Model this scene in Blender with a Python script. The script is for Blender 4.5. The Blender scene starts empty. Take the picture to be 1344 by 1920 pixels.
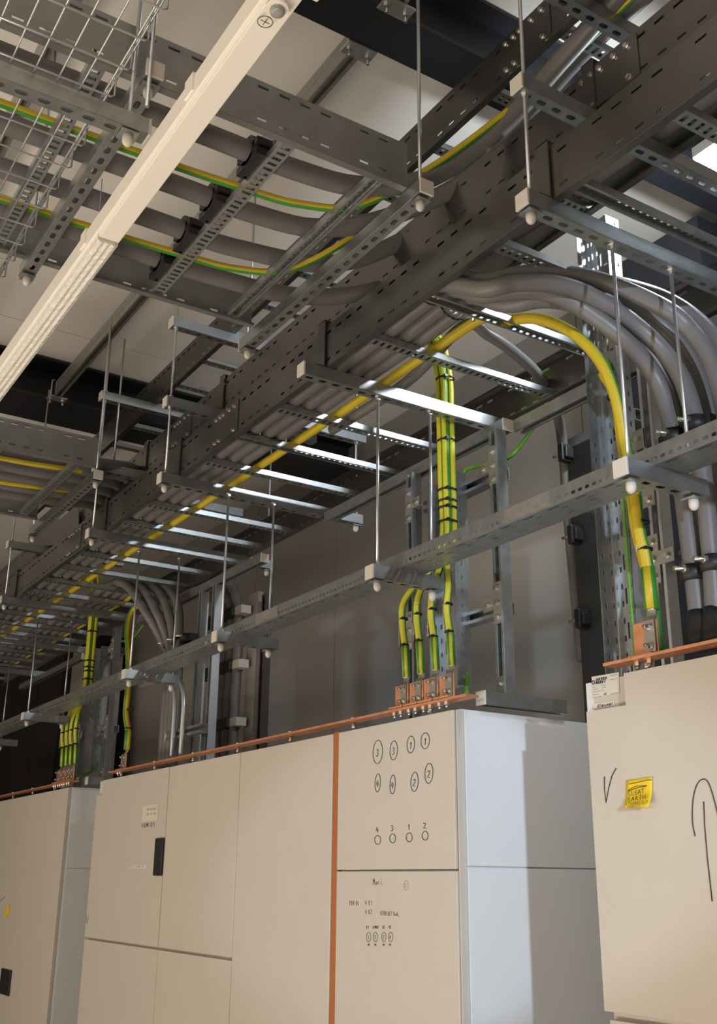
import bpy, math, random
from mathutils import Vector, Matrix
random.seed(7)
EYE = 1.7                                   # camera height above the floor; the scene is laid out relative to the eye and lifted at the end
C = bpy.context.scene.collection
sc = bpy.context.scene

# ------------------------------------------------------------------ camera
YAW, PITCH, ROLL, FPX = 0.563499823, 0.333356001, 0.00958805018, 1995.29759
cf = Vector((-math.cos(YAW)*math.cos(PITCH), math.sin(YAW)*math.cos(PITCH), math.sin(PITCH)))
_r = cf.cross(Vector((0, 0, 1))).normalized(); _u = _r.cross(cf)
cr = math.cos(ROLL)*_r + math.sin(ROLL)*_u; cu = -math.sin(ROLL)*_r + math.cos(ROLL)*_u
cam = bpy.data.cameras.new('camera'); camo = bpy.data.objects.new('camera', cam); C.objects.link(camo)
cam.sensor_fit = 'VERTICAL'; cam.sensor_height = 24; cam.lens = FPX*24/1920; cam.clip_start = 0.02
camo.matrix_world = Matrix(((cr.x, cu.x, -cf.x, 0), (cr.y, cu.y, -cf.y, 0), (cr.z, cu.z, -cf.z, EYE), (0, 0, 0, 1)))
sc.camera = camo
sc.view_settings.view_transform = 'Standard'; sc.view_settings.look = 'None'
sc.view_settings.gamma = 1; sc.view_settings.use_curve_mapping = False
sc.view_settings.exposure = 0.0
w = bpy.data.worlds.new('room_world'); sc.world = w; w.use_nodes = True
w.node_tree.nodes['Background'].inputs[0].default_value = (.5, .5, .5, 1)
w.node_tree.nodes['Background'].inputs[1].default_value = 0.02

# ------------------------------------------------------------------ lights (unseen stand-ins for the aisle lighting and floor bounce)
def area(name, loc, tgt, sx, sy, power, col, spread=math.pi):
    l = bpy.data.lights.new(name, 'AREA'); l.shape = 'RECTANGLE'; l.size = sx; l.size_y = sy
    l.energy = power; l.color = col; l.spread = spread
    o = bpy.data.objects.new(name, l); C.objects.link(o); o.location = (loc[0], loc[1], loc[2]+EYE)
    d = Vector(tgt)-Vector(loc); o.rotation_euler = d.to_track_quat('-Z', 'Y').to_euler(); return o
WARM = (1.0, .86, .70); COOL = (.80, .90, 1.0)
area('aisle_light', (-3.4, -2.4, 0.6), (-3.6, 2.0, 0.1), 11.5, 0.5, 74, WARM)
area('floor_bounce_fill', (-2.6, -1.3, -1.45), (-2.9, .5, 1.6), 9.0, .6, 160, WARM)  # added upward fill imitating light bounced off the aisle floor, no actual lamp
def spot(name, loc, tgt, power, col, ang, rad, blend=.3):
    l = bpy.data.lights.new(name, 'SPOT'); l.energy = power; l.color = col; l.spot_size = math.radians(ang); l.shadow_soft_size = rad; l.spot_blend = blend
    o = bpy.data.objects.new(name, l); C.objects.link(o); o.location = (loc[0], loc[1], loc[2]+EYE)
    o.rotation_euler = (Vector(tgt)-Vector(loc)).to_track_quat('-Z', 'Y').to_euler(); return o
spot('end_of_aisle_light', (2.9, -.28, .7), (-2.6, 1.99, 0.08), 900, (.70, .84, 1.0), 11, .06, .5)
spot('end_of_aisle_light', (2.9, -.30, 1.1), (-2.0, 2.2, 1.12), 800, (.66, .80, 1.0), 12, .06, .3)

# ------------------------------------------------------------------ materials
def mat(name, col, rough=.5, metal=0, noise=None, bump=0, bscale=40, nscale=8, emit=None, trans=0, coords='Object'):
    m = bpy.data.materials.new(name); m.use_nodes = True; nt = m.node_tree; b = nt.nodes['Principled BSDF']
    b.inputs['Base Color'].default_value = (*col, 1); b.inputs['Roughness'].default_value = rough; b.inputs['Metallic'].default_value = metal
    if trans: b.inputs['Transmission Weight'].default_value = trans
    if emit: b.inputs['Emission Color'].default_value = (*emit[0], 1); b.inputs['Emission Strength'].default_value = emit[1]
    tc = nt.nodes.new('ShaderNodeTexCoord')
    if noise:
        n = nt.nodes.new('ShaderNodeTexNoise'); n.inputs['Scale'].default_value = nscale; n.inputs['Detail'].default_value = 5
        r = nt.nodes.new('ShaderNodeValToRGB'); r.color_ramp.elements[0].position = .3; r.color_ramp.elements[1].position = .7
        r.color_ramp.elements[0].color = (*[c*(1-noise) for c in col], 1); r.color_ramp.elements[1].color = (*[min(1, c*(1+noise)) for c in col], 1)
        nt.links.new(tc.outputs[coords], n.inputs['Vector']); nt.links.new(n.outputs['Fac'], r.inputs['Fac']); nt.links.new(r.outputs['Color'], b.inputs['Base Color'])
        if metal:
            q = nt.nodes.new('ShaderNodeMapRange'); q.inputs['To Min'].default_value = rough*.88; q.inputs['To Max'].default_value = min(1, rough*1.14)
            nt.links.new(n.outputs['Fac'], q.inputs['Value']); nt.links.new(q.outputs['Result'], b.inputs['Roughness'])
    if bump:
        n2 = nt.nodes.new('ShaderNodeTexNoise'); n2.inputs['Scale'].default_value = bscale; n2.inputs['Detail'].default_value = 3
        bp = nt.nodes.new('ShaderNodeBump'); bp.inputs['Strength'].default_value = bump; bp.inputs['Distance'].default_value = .01
        nt.links.new(tc.outputs[coords], n2.inputs['Vector']); nt.links.new(n2.outputs['Fac'], bp.inputs['Height']); nt.links.new(bp.outputs['Normal'], b.inputs['Normal'])
    return m
M = dict(
 galv=mat('galvanised_steel', (.40, .42, .43), .38, .92, noise=.10, nscale=30),
 rail=mat('ladder_rail_steel', (.17, .166, .163), .30, .88, noise=.08, nscale=9),
 zinc=mat('bright_zinc', (.60, .62, .64), .36, .90, noise=.04, nscale=30),
 bolt=mat('bolt_zinc', (.62, .60, .56), .28, .95),
 oldgalv=mat('dull_galvanised', (.30, .305, .31), .45, .85, noise=.12, nscale=12),
 plate=mat('dull_plate_steel', (.42, .41, .38), .45, .85, noise=.08, nscale=50),
 white=mat('white_plastic', (.62, .58, .52), .45),
 black=mat('black_plastic', (.012, .012, .014), .5),
 tie=mat('cable_tie_black', (.01, .01, .012), .4),
 cable=mat('grey_cable_sheath', (.145, .138, .136), .42, noise=.10, nscale=6, bump=.05, bscale=20),
 yellow=mat('earth_yellow', (.54, .41, .02), .42, noise=.06, nscale=20),
 lemon=mat('earth_lemon', (.55, .51, .03), .40, noise=.05, nscale=20),
 green=mat('earth_green', (.05, .24, .03), .42),
 lime=mat('green_cable_sheath', (.12, .32, .03), .42),
 copper=mat('copper', (.80, .37, .20), .36, .62, noise=.12, nscale=25),
 lug=mat('tinned_lug', (.50, .47, .42), .38, .9),
 cab=mat('cabinet_cream_paint', (.53, .485, .425), .55, noise=.02, nscale=6, bump=.06, bscale=220),
 cabside=mat('cabinet_side_film', (.68, .69, .71), .34, noise=.015, nscale=4, bump=.12, bscale=6),
 orange=mat('orange_foam', (.38, .115, .03), .7),
 wall=mat('wall_panel', (.33, .31, .28), .75, noise=.03, nscale=3, bump=.05, bscale=150),
 ceil=mat('ceiling_board', (.82, .785, .73), .8, noise=.02, nscale=3),
 floor=mat('floor_vinyl', (.45, .44, .42), .5, noise=.05, nscale=5),
 beam=mat('dark_steel_paint', (.016, .017, .022), .45),
 dark=mat('dark_gap', (.01, .01, .01), .9),
 blackmetal=mat('black_powder_coat', (.008, .008, .008), .8),
 trunk=mat('dark_grey_coat', (.030, .032, .036), .5),
 lamp=mat('lamp_cream_enamel', (.86, .82, .74), .42),
 lens=mat('ribbed_lens', (.80, .77, .72), .25, noise=.05, nscale=40, bump=.6, bscale=70),
 glassy=mat('clear_lens', (.8, .8, .8), .08, trans=.6),
 glow=mat('lit_diffuser', (.9, .95, 1), .4, emit=((.84, .93, 1.0), 430.0)),
 softglow=mat('lower_diffuser', (.9, .95, 1), .4, emit=((.84, .93, 1.0), 70.0)),
 ink=mat('marker_ink', (.02, .018, .02), .6),
 faint=mat('faint_pencil', (.30, .27, .24), .7),
 blueink=mat('navy_print', (.02, .02, .10), .5),
 sticker=mat('sticker_paper', (.62, .60, .55), .5),
 note=mat('yellow_note', (.78, .55, .02), .6),
 brown=mat('tag_paper', (.66, .60, .50), .5),
 stripe=mat('tag_print', (.10, .08, .08), .6),
 red=mat('print_red', (.6, .06, .02), .5), skyb=mat('print_blue', (.03, .25, .6), .5), grn=mat('print_green', (.15, .4, .05), .5), amb=mat('print_amber', (.8, .4, .02), .5),
)

# ------------------------------------------------------------------ mesh builder
class MB:
    def __init__(s, T=None): s.v = []; s.f = []; s.m = []; s.sm = []; s.T = T or Matrix.Identity(4)
    def av(s, p): s.v.append(tuple(s.T @ Vector(p))); return len(s.v)-1
    def face(s, pts, m=0, sm=False): s.f.append([s.av(p) for p in pts]); s.m.append(m); s.sm.append(sm)
    def box(s, a, b, m=0):
        x0, y0, z0 = a; x1, y1, z1 = b
        i = [s.av(p) for p in ((x0,y0,z0),(x1,y0,z0),(x1,y1,z0),(x0,y1,z0),(x0,y0,z1),(x1,y0,z1),(x1,y1,z1),(x0,y1,z1))]
        for q in ((0,3,2,1),(4,5,6,7),(0,1,5,4),(1,2,6,5),(2,3,7,6),(3,0,4,7)): s.f.append([i[k] for k in q]); s.m.append(m); s.sm.append(False)
    def ring(s, c, n, b, r, k): return [s.av(c + r*(math.cos(2*math.pi*j/k)*n + math.sin(2*math.pi*j/k)*b)) for j in range(k)]
    def tube(s, pts, r, k=10, mats=(0,), cap=True, ref=Vector((0, 0, 1)), twist=0.0):
        pts = [Vector(p) for p in pts]; N = len(pts); prev = None; t0 = None; n = None; L = 0
        for i in range(N):
            t = (pts[min(i+1, N-1)]-pts[max(i-1, 0)]).normalized()
            if n is None:
                n = ref - ref.dot(t)*t
                if n.length < 1e-3: n = Vector((0, 1, 0)) - t.y*t
                n.normalize()
            else:
                n = (t0.rotation_difference(t)) @ n; n = (n-n.dot(t)*t).normalized()
                L += (pts[i]-pts[i-1]).length
            t0 = t; b = t.cross(n); a = twist*L
            rr = r[i] if isinstance(r, (list, tuple)) else r
            cur = s.ring(pts[i], math.cos(a)*n+math.sin(a)*b, -math.sin(a)*n+math.cos(a)*b, rr, k)
            if prev:
                for j in range(k):
                    s.f.append([prev[j], prev[(j+1) % k], cur[(j+1) % k], cur[j]]); s.m.append(mats[j*len(mats)//k]); s.sm.append(True)
            elif cap: s.f.append(cur[::-1]); s.m.append(mats[0]); s.sm.append(False)
            prev = cur
        if cap: s.f.append(prev); s.m.append(mats[0]); s.sm.append(False)
    def cyl(s, p0, p1, r, k=12, m=0): s.tube([p0, p1], r, k, (m,))
    def hexa(s, p0, p1, r, m=0):
        n = len(s.sm); s.tube([p0, p1], r, 6, (m,))
        for i in range(n, len(s.sm)): s.sm[i] = False
    def dome(s, c, r, h, m=0):
        c = Vector(c); pts = [c, c-Vector((0, 0, h*.45))]; rad = [r, r]
        for a in (25, 50, 70, 84): pts.append(c-Vector((0, 0, h*.45+h*.55*math.sin(math.radians(a))))); rad.append(r*math.cos(math.radians(a)))
        s.tube(pts, rad, 14, (m,))
    def plate(s, o, U, V, L, W, bands=(), m=0):
        # flat sheet with rows of slots; bands = (centre along V, half width, [(centre along U, half length)...], rounded)
        o = Vector(o); U = Vector(U); V = Vector(V)
        P = lambda u, v: o+U*u+V*v
        v = 0
        for (vc, hv, us, rnd) in sorted(bands, key=lambda b: b[0]):
            pad = .0015; v0, v1 = vc-hv-pad, vc+hv+pad
            us = [(c, h) for c, h in us if c-h > .002 and c+h < L-.002]
            if v0 > v+1e-5: s.face([P(0, v), P(L, v), P(L, v0), P(0, v0)], m)
            if not us: s.face([P(0, v0), P(L, v0), P(L, v1), P(0, v1)], m)
            for i, (c, h) in enumerate(us):
                a = 0 if i == 0 else (us[i-1][0]+us[i-1][1]+c-h)/2; b = L if i == len(us)-1 else (c+h+us[i+1][0]-us[i+1][1])/2
                if rnd:
                    q = min(h, hv)*.62
                    H = [(c-h+q, vc-hv), (c+h-q, vc-hv), (c+h, vc-hv+q), (c+h, vc+hv-q), (c+h-q, vc+hv), (c-h+q, vc+hv), (c-h, vc+hv-q), (c-h, vc-hv+q)]
                    O = [(a, v0), (b, v0), (b, v1), (a, v1)]
                    for k in range(4):
                        s.face([P(*O[k]), P(*O[(k+1) % 4]), P(*H[(2*k+1) % 8]), P(*H[2*k])], m)
                        s.face([P(*O[(k+1) % 4]), P(*H[(2*k+2) % 8]), P(*H[2*k+1])], m)
                else:
                    H = [(c-h, vc-hv), (c+h, vc-hv), (c+h, vc+hv), (c-h, vc+hv)]; O = [(a, v0), (b, v0), (b, v1), (a, v1)]
                    for k in range(4): s.face([P(*O[k]), P(*O[(k+1) % 4]), P(*H[(k+1) % 4]), P(*H[k])], m)
            v = v1
        if v < W-1e-5: s.face([P(0, v), P(L, v), P(L, W), P(0, W)], m)
    def build(s, name, mats, parent=None, solid=0, bevel=0):
        me = bpy.data.meshes.new(name); me.from_pydata(s.v, [], s.f)
        for mm in mats: me.materials.append(M[mm])
        me.polygons.foreach_set('material_index', s.m); me.polygons.foreach_set('use_smooth', s.sm); me.update()
        o = bpy.data.objects.new(name, me); C.objects.link(o)
        if parent: o.parent = parent
        if solid:
            q = o.modifiers.new('thickness', 'SOLIDIFY'); q.thickness = solid; q.offset = 0
        if bevel:
            q = o.modifiers.new('edge', 'BEVEL'); q.width = bevel; q.segments = 2; q.limit_method = 'ANGLE'
        return o
ROOTS = []
def tag(o, label, cat, group=None, kind=None):
    if label: o['label'] = label
    if cat: o['category'] = cat
    if group: o['group'] = group
    if kind: o['kind'] = kind
    return o
def thing(name, label, cat, loc, group=None):
    o = bpy.data.objects.new(name, None); C.objects.link(o); o.location = loc; o.empty_display_size = .05
    return tag(o, label, cat, group)
def rel(root):                               # builder transform so absolute coordinates land under a moved root
    return Matrix.Translation(-Vector(root.location))
def frame(o, U, V, W):
    return Matrix(((U[0], V[0], W[0], o[0]), (U[1], V[1], W[1], o[1]), (U[2], V[2], W[2], o[2]), (0, 0, 0, 1)))
def ray(px, py): return cf + (px-672)/FPX*cr - (py-960)/FPX*cu
def on(px, py, ax, v):
    d = ray(px, py); k = v/d['xyz'.index(ax)]; return d*k
def smooth(P, n=8):
    P = [Vector(p) for p in P]; P = [2*P[0]-P[1]]+P+[2*P[-1]-P[-2]]; out = []
    for i in range(1, len(P)-2):
        a, b, c, d = P[i-1:i+3]
        for k in range(n):
            t = k/n; out.append(.5*((2*b)+(c-a)*t+(2*a-5*b+4*c-d)*t*t+(3*b-a-3*c+d)*t**3))
    out.append(P[-2]); return out

# ------------------------------------------------------------------ room shell
def struct(name, a, b, m, T=None):
    q = MB(); q.box(a, b); o = q.build(name, [m]); o['kind'] = 'structure'; return o
XL, XR, YF, YB, ZC = -13.0, 4.2, -3.2, 3.6, 2.86
struct('floor', (XL-.1, YF-.1, -EYE-.1), (XR+.1, YB+.1, -EYE), 'floor')
# ceiling boards: one structure with fine grooves between the boards
q = MB(); xs = [XL-.1, -11.4, -8.3, -5.32, -2.29, .8, XR+.1]
for i in range(6):
    q.box((xs[i]+.004, YF-.1, ZC), (xs[i+1]-.004, YB+.1, ZC+.08))
q.box((XL-.1, YF-.1, ZC+.012), (XR+.1, YB+.1, ZC+.1))
q.build('ceiling', ['ceil'])['kind'] = 'structure'
q = MB(); xs = [XL-.1, -11.2, -9.6, -8.0, -7.18, -5.98, -4.78, -3.58, -2.38, -1.18, 0, 1.2, XR+.1]
for i in range(len(xs)-1): q.box((xs[i]+.003, YB, -EYE), (xs[i+1]-.003, YB+.06, ZC))
q.box((XL-.1, YB+.01, -EYE), (XR+.1, YB+.1, ZC))
q.build('wall_back', ['wall'])['kind'] = 'structure'
struct('wall_left', (XL-.1, YF, -EYE), (XL, YB, ZC), 'wall')
struct('wall_right', (XR, YF, -EYE), (XR+.1, YB, ZC), 'wall')
struct('wall_front', (XL, YF-.1, -EYE), (XR, YF, ZC), 'wall')

# roof beams (I sections along Y)
def ibeam(x, zb, h, wd, label):
    q = MB(); t = .014
    q.box((x-wd/2, YF, zb), (x+wd/2, YB, zb+t)); q.box((x-wd/2, YF, zb+h-t), (x+wd/2, YB, zb+h)); q.box((x-.006, YF, zb+t), (x+.006, YB, zb+h-t))
    tag(q.build('roof_beam', ['beam']), label, 'roof beam')
ibeam(-2.29, 2.60, .255, .17, 'dark steel roof beam near the top centre, by the two clamp plates')
ibeam(-5.84, 2.60, .255, .36, 'dark steel roof beam beyond the far end of the ceiling channel, left side')

# ------------------------------------------------------------------ galvanised strut channel
def strutmesh(T, L, slots=True, h=.041, w=.041, pitch=.05, hl=.014, hw=.007, lip=.0095, rnd=True, off=.03):
    q = MB(T)
    us = [(off+i*pitch, hl) for i in range(int((L-off)/pitch)+1)] if slots else []
    q.plate((0, -w/2, 0), (1, 0, 0), (0, 1, 0), L, w, [(w/2, hw, us, rnd)] if us else [])
    for sg in (-1, 1):
        y = sg*w/2
        q.face([(0, y, 0), (L, y, 0), (L, y, h), (0, y, h)])
        q.face([(0, y, h), (L, y, h), (L, y-sg*lip, h), (0, y-sg*lip, h)])
        q.face([(0, y-sg*lip, h), (L, y-sg*lip, h), (L, y-sg*lip, h-.007), (0, y-sg*lip, h-.007)])
    return q
AX = {'x': Vector((1, 0, 0)), 'y': Vector((0, 1, 0)), 'z': Vector((0, 0, 1))}
def strut(label, axis, a, b, p, back='-z', caps='', group=None, slots=True, m='galv', name='strut_channel', h=.041):
    """axis along which it runs from a to b; p = the centre line of the slotted back (two other coordinates as full point)"""
    U = AX[axis]; bd = AX[back[1]]*(1 if back[0] == '+' else -1); W = -bd; V = W.cross(U)
    o = Vector(p); o['xyz'.index(axis)] = a; L = b-a
    root = thing(name, label, 'strut channel', o, group)
    q = strutmesh(frame((0, 0, 0), U, V, W), L, slots, h=h); q.build('channel', [m], root, solid=.0024)
    for k, c in (('s', -.002), ('e', L+.002)):
        if k in caps:
            q = MB(frame((0, 0, 0), U, V, W)); s = -1 if k == 's' else 1
            q.box((min(c, c-s*.004)-.0015, -.0222, -.0018), (max(c, c-s*.004)+.0015, .0222, h+.0018)); q.build('end_cap', ['white'], root, bevel=.0015)
    return root
def rod(label, x, y, z0, z1, dome=True, nuts=(), top_nut=True, group=None, r=.005):
    root = thing('threaded_rod', label, 'threaded rod', (x, y, z0), group)
    q = MB(rel(root)); q.cyl((x, y, z0), (x, y, z1), r, 10); q.build('rod', ['zinc'], root)
    for zn, s in nuts:                        # (surface height, -1 below / +1 above)
        q = MB(rel(root)); q.cyl((x, y, zn), (x, y, zn+s*.0025), .0125, 14); q.build('washer', ['bolt'], root)
        q = MB(rel(root)); q.hexa((x, y, zn+s*.0025), (x, y, zn+s*.012), .0095); q.build('nut', ['bolt'], root)
    if dome:
        zb = z0+.014
        q = MB(rel(root)); q.box((x-.0205, y-.0205, zb-.004), (x+.0205, y+.0205, zb)); q.build('square_washer', ['galv'], root)
        q = MB(rel(root)); q.dome((x, y, zb-.004), .0125, .027); q.build('dome_cap', ['white'], root)
    return root

# ------------------------------------------------------------------ cable ladders
def railmesh(T, L, h=.15, fl=.022, seed=0):
    q = MB(T); pat = []; lo = []; u = .03
    while u < L-.03:
        for k in range(4): pat.append((u+k*.0615, .0155)); lo.append((u+k*.0615, .0135))
        u += .305
    pat = [p for p in pat if p[0] < L-.03]; lo = [p for p in lo if p[0] < L-.03]
    q.plate((0, 0, 0), (1, 0, 0), (0, 0, 1), L, h, [(.024, .004, lo, False), (.122, .0045, pat, False)])
    for z in (0, h):
        q.face([(0, 0, z), (L, 0, z), (L, fl, z), (0, fl, z)])
        s = 1 if z == 0 else -1
        q.face([(0, fl, z), (L, fl, z), (L, fl, z+s*.007), (0, fl, z+s*.007)])
    return q
def ladder(label, axis, a, b, c0, c1, z, rungs, open_rungs=(), splices=(), h=.15):
    rm = 'rail' if axis == 'x' else 'oldgalv'
    ix = axis == 'x'
    loc = (a, c0, z) if ix else (c0, a, z)
    root = thing('cable_ladder', label, 'cable ladder', loc)
    U = AX[axis]; V = AX['y' if ix else 'x']*(1 if c1 > c0 else -1); W = AX['z']
    o0 = Vector((0, 0, 0)); dv = V*abs(c1-c0)
    railmesh(frame(o0, U, V, W), b-a, h).build('side_rail', [rm], root, solid=.002)
    railmesh(frame(dv, U, -V, W), b-a, h).build('side_rail', [rm], root, solid=.002)
    for r in rungs:
        if not a < r < b: continue
        op = any(abs(r-x) < .02 for x in open_rungs)
        if op: T = frame(U*(r-a)+Vector((0, 0, .028))+V*.003, V, -U if ix else U, -W) if False else frame(U*(r-a)+Vector((0, 0, .029))+V*.003, V, W.cross(V)*-1, -W)
        else: T = frame(U*(r-a)+Vector((0, 0, .009))+V*.003, V, W.cross(V), W)
        q = strutmesh(T, abs(c1-c0)-.006, True, h=.02, w=.04, pitch=.025, hl=.0055, hw=.0125, lip=.007, rnd=False, off=.02)
        q.build('rung', ['galv'], root, solid=.002)
    for sx, side in splices:                  # joint plates bolted on the web
        q = MB(frame(U*(sx-a)+dv*(0 if side == 0 else 1)-V*(.003 if side == 0 else -.003), U, V, W))
        q.box((-.11, -.0012, .012), (.11, .0012, .138)); q.build('joint_plate', ['rail'], root)
        for du in (-.085, -.05, -.022, .03, .075):
            for dz in (.024, .122):
                if du in (-.022, .03) and dz < .1: continue
                q = MB(frame(U*(sx-a+du)+dv*(0 if side == 0 else 1)-V*(.004 if side == 0 else -.004)+W*dz, U, V, W))
                s = -1 if side == 0 else 1
                q.cyl(Vector((0, 0, 0)), Vector((0, s*.002, 0)), .0085, 10); q.hexa(Vector((0, s*.002, 0)), Vector((0, s*.008, 0)), .007); q.build('bolt', ['bolt'], root)
    return root
RP = [round(-1.235-.305*k, 3) for k in range(-3, 30)]
OPEN = [-1.54, -2.15, -3.37, -4.895]
ladder('lowest long cable ladder carrying grey cables and the yellow earth cable', 'x', -9.4, .4, 1.56, 2.33, 1.563, RP, OPEN, splices=((-3.42, 0), (-5.2, 0)))
ladder('middle long cable ladder, tucked above and behind the lowest one', 'x', -9.4, .4, 1.74, 2.05, 1.904, [r-.11 for r in RP], (), splices=((-1.56, 0), (-4.3, 0)))
ladder('highest long cable ladder, running up to the top edge of the view', 'x', -6.9, .2, 1.75, 2.33, 2.28, [r-.2 for r in RP], (), splices=((-1.87, 0),))
ladder('cable ladder crossing at upper left behind the cream luminaire, with five grey cables', 'y', -1.2, 1.41, -2.0, -2.93, 1.781, [1.33, 1.06, .55, .24, -.1, -.5], (1.33,), h=.14)
ladder('farther crossing cable ladder at the left edge, with sagging yellow green cables', 'y', -1.2, 1.41, -4.49, -5.41, 1.781, [1.33, .98, .68, .2, -.2], (.68,), h=.14)

# hold-down brackets where the long ladders sit on their struts
def holddown(x, y, z, label, h=.17):
    q = MB(Matrix.Translation((0, 0, 0))); q.box((x-.0205, y-.008, z), (x+.0205, y-.003, z+h)); q.box((x-.0205, y-.04, z), (x+.0205, y-.008, z+.004)); q.box((x-.0205, y-.008, z+h-.003), (x+.0205, y+.022, z+h))
    tag(q.build('hold_down_bracket', ['rail']), label, 'bracket', 'hold-down brackets of the long ladders')
SUP = [-1.62, -2.69, -3.86, -4.74, -6.27, -7.42, -8.55]
for i, x in enumerate(SUP[:5]):
    holddown(x+.0, 1.558, 1.563, 'flat steel bracket clamping a long ladder rail to its strut')
    if i != 1: holddown(x, 1.738, 1.903, 'flat steel bracket clamping a long ladder rail to its strut')

# struts below the long ladders
L1 = ['full-width strut nearest the right edge, under the lowest ladder', 'strut under the lowest ladder, brightly lit, its cap near the centre',
      'third strut from the right under the lowest ladder', 'fourth strut from the right under the lowest ladder',
      'fifth strut from the right under the lowest ladder, at the left edge', 'sixth strut under the lowest ladder, far left', 'seventh strut under the lowest ladder, the farthest at left']
for i, x in enumerate(SUP):
    strut('galvanised '+L1[i].replace('full-width ', ''), 'y', 1.478, (2.95, 2.28, 2.45, 2.46, 2.45, 2.45, 2.45)[i], (x, 0, 1.521), '-z', 's', 'struts under the lowest ladder')
L2 = {0: (3.0, 'short-looking strut with end cap at top right, under the middle ladder'), 2: (2.2, 'strut under the middle ladder left of centre, ending behind the rail'),
      3: (2.2, 'dark strut under the middle ladder at the left, above the crossing ladder end'), 4: (2.2, 'farthest strut under the middle ladder at the left edge')}
for i, (ye, lb) in L2.items(): strut('galvanised '+lb, 'y', 1.478, ye, (SUP[i], 0, 1.862), '-z', 's', 'struts under the middle ladder')
L3 = {0: (2.6, 'slotted strut at the top edge of the view, under the highest ladder'), 2: (2.2, 'short bright strut with white end cap just below the crossing ladder rail'),
      3: (2.2, 'dark strut hung on the double rod at the left')}
for i, (ye, lb) in L3.items(): strut('galvanised '+lb, 'y', 1.478, ye, (SUP[i], 0, 2.237), '-z', 's', 'struts under the highest ladder')
strut('short bluish strut hanging behind the lit rungs, right of centre', 'y', 1.95, 2.40, (-3.76, 0, 1.87), '-z')
strut('short grey strut far behind the rungs, left of the middle', 'y', 1.95, 2.40, (-5.0, 0, 1.87), '-z')
# rods carrying them
RL = ['long threaded rod at top right ending in a white cap by the right end strut', None, 'threaded rod left of centre ending in a white cap at the third strut',
      'threaded rod at left ending in a white cap at the fourth strut', 'threaded rod at the left edge behind the crossing ladder']
for i in (0, 2, 3, 4):
    x = SUP[i]; rod(RL[i], x, 1.503, 1.50, ZC if i == 0 else 2.6, True, [(1.56+.002, 1), (1.862, -1), (1.905, 1)]+([(2.237, -1), (2.279, 1)] if i in (0, 2, 3) else []))
rod('second threaded rod of the double rod at the left', SUP[3], 1.575, 1.93, 2.6, False)
rod('threaded rod behind the third strut, ending in a white cap', SUP[2], 2.425, 1.50, 2.6, True, [(1.563, 1)])
rod('threaded rod behind the fourth strut, ending in a white cap', SUP[3], 2.435, 1.50, 2.6, True, [(1.563, 1)])
rod('thin rod hanging behind the lit rungs with a nut below the short strut', -3.76, 2.36, 1.62, ZC, False, [(1.868, -1)])
# far-side channel running lengthwise under the strut ends
strut('long channel, open side down, under the far ladder edge, white cap right of centre', 'x', -3.80, -2.59, (0, 2.245, 1.519), '+z', 'e', slots=False)
strut('dark channel with its open side down continuing to the right behind the yellow arc', 'x', -2.585, -.8, (0, 2.29, 1.519), '+z', '', slots=False)
strut('channel with open side down at the left, its white cap near the grey cable bends', 'x', -6.15, -4.50, (0, 2.30, 1.519), '+z', 'e', slots=False)
strut('farthest channel with open side down, its white cap above the black opening', 'x', -9.0, -7.42, (0, 2.38, 1.519), '+z', 'e', slots=False)

# supports of the two crossing ladders
def csup(y, x0, x1, label, grp, rods, caps='se'):
    strut(label, 'x', x0, x1, (0, y, 1.738), '-z', caps, grp)
    for x, lb in rods: rod(lb, x, y, 1.717, 2.6, True, [(1.781, 1)])
csup(1.435, -3.03, -1.945, 'slotted strut holding the end of the near crossing ladder, white cap at the long rod', 'struts under the near crossing ladder',
     ((-1.975, 'long threaded rod at top centre, ending at a white capped strut'), (-3.0, 'rod above the white dome left of centre')))
csup(.655, -2.97, -1.93, 'slotted strut under the near crossing ladder beside the wire basket', 'struts under the near crossing ladder',
     ((-1.965, 'threaded rod beside the wire basket near the top left'), (-2.94, 'rod over the white dome left of the luminaire')))
csup(1.435, -5.58, -4.52, 'slotted strut holding the end of the far crossing ladder at left', 'struts under the far crossing ladder',
     ((-4.55, 'rod at the white dome below the far crossing ladder corner'), (-5.55, 'rod at the lower white dome at far left')))
# strut carrying the wire basket
strut('slotted strut at top left carrying the wire basket, its cap by the luminaire', 'y', -.2, .665, (-1.98, 0, 1.602), '-z', 'e')
rod('pair rod at top left holding the basket strut end', -1.98, .622, 1.582, ZC, True, [(1.645, 1)])
rod('second rod right next to the basket strut rod', -1.92, .640, 1.64, ZC, False)
strut('second basket strut lower down at the left edge', 'y', -.2, .40, (-3.35, 0, 1.60), '-z', 'e')
rod('dark rod at the left edge below the basket', -3.35, .36, 1.58, 2.6, False)

# wire basket tray
root = thing('wire_basket_tray', 'zinc wire mesh basket tray in the upper left corner', 'wire basket', (-2.4, .41, 1.647))
q = MB(rel(root)); x0, x1 = -3.3, -.9
for y in (.245, .296, .346, .396, .447, .497, .547): q.cyl((x0, y, 1.650), (x1, y, 1.650), .0022, 6)
q.build('floor_wires', ['zinc'], root)
q = MB(rel(root)); k = 0; x = -.94
while x > x0:
    q.tube([(x, .245, 1.748), (x, .230, 1.70), (x, .230, 1.652), (x, .236, 1.646), (x, .562, 1.646), (x, .570, 1.652), (x, .570, 1.715), (x, .585, 1.735), (x, .585, 1.757)], .0024, 6)
    x -= .1
q.build('cross_wires', ['zinc'], root)
for yy in (.570, .585):
    q = MB(rel(root)); q.cyl((x0, yy+.002, 1.70 if yy < .58 else 1.757), (x1, yy+.002, 1.70 if yy < .58 else 1.757), .0024, 6); q.build('side_wire', ['zinc'], root)
q = MB(rel(root)); pts = []
x = x0; k = 0
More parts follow.
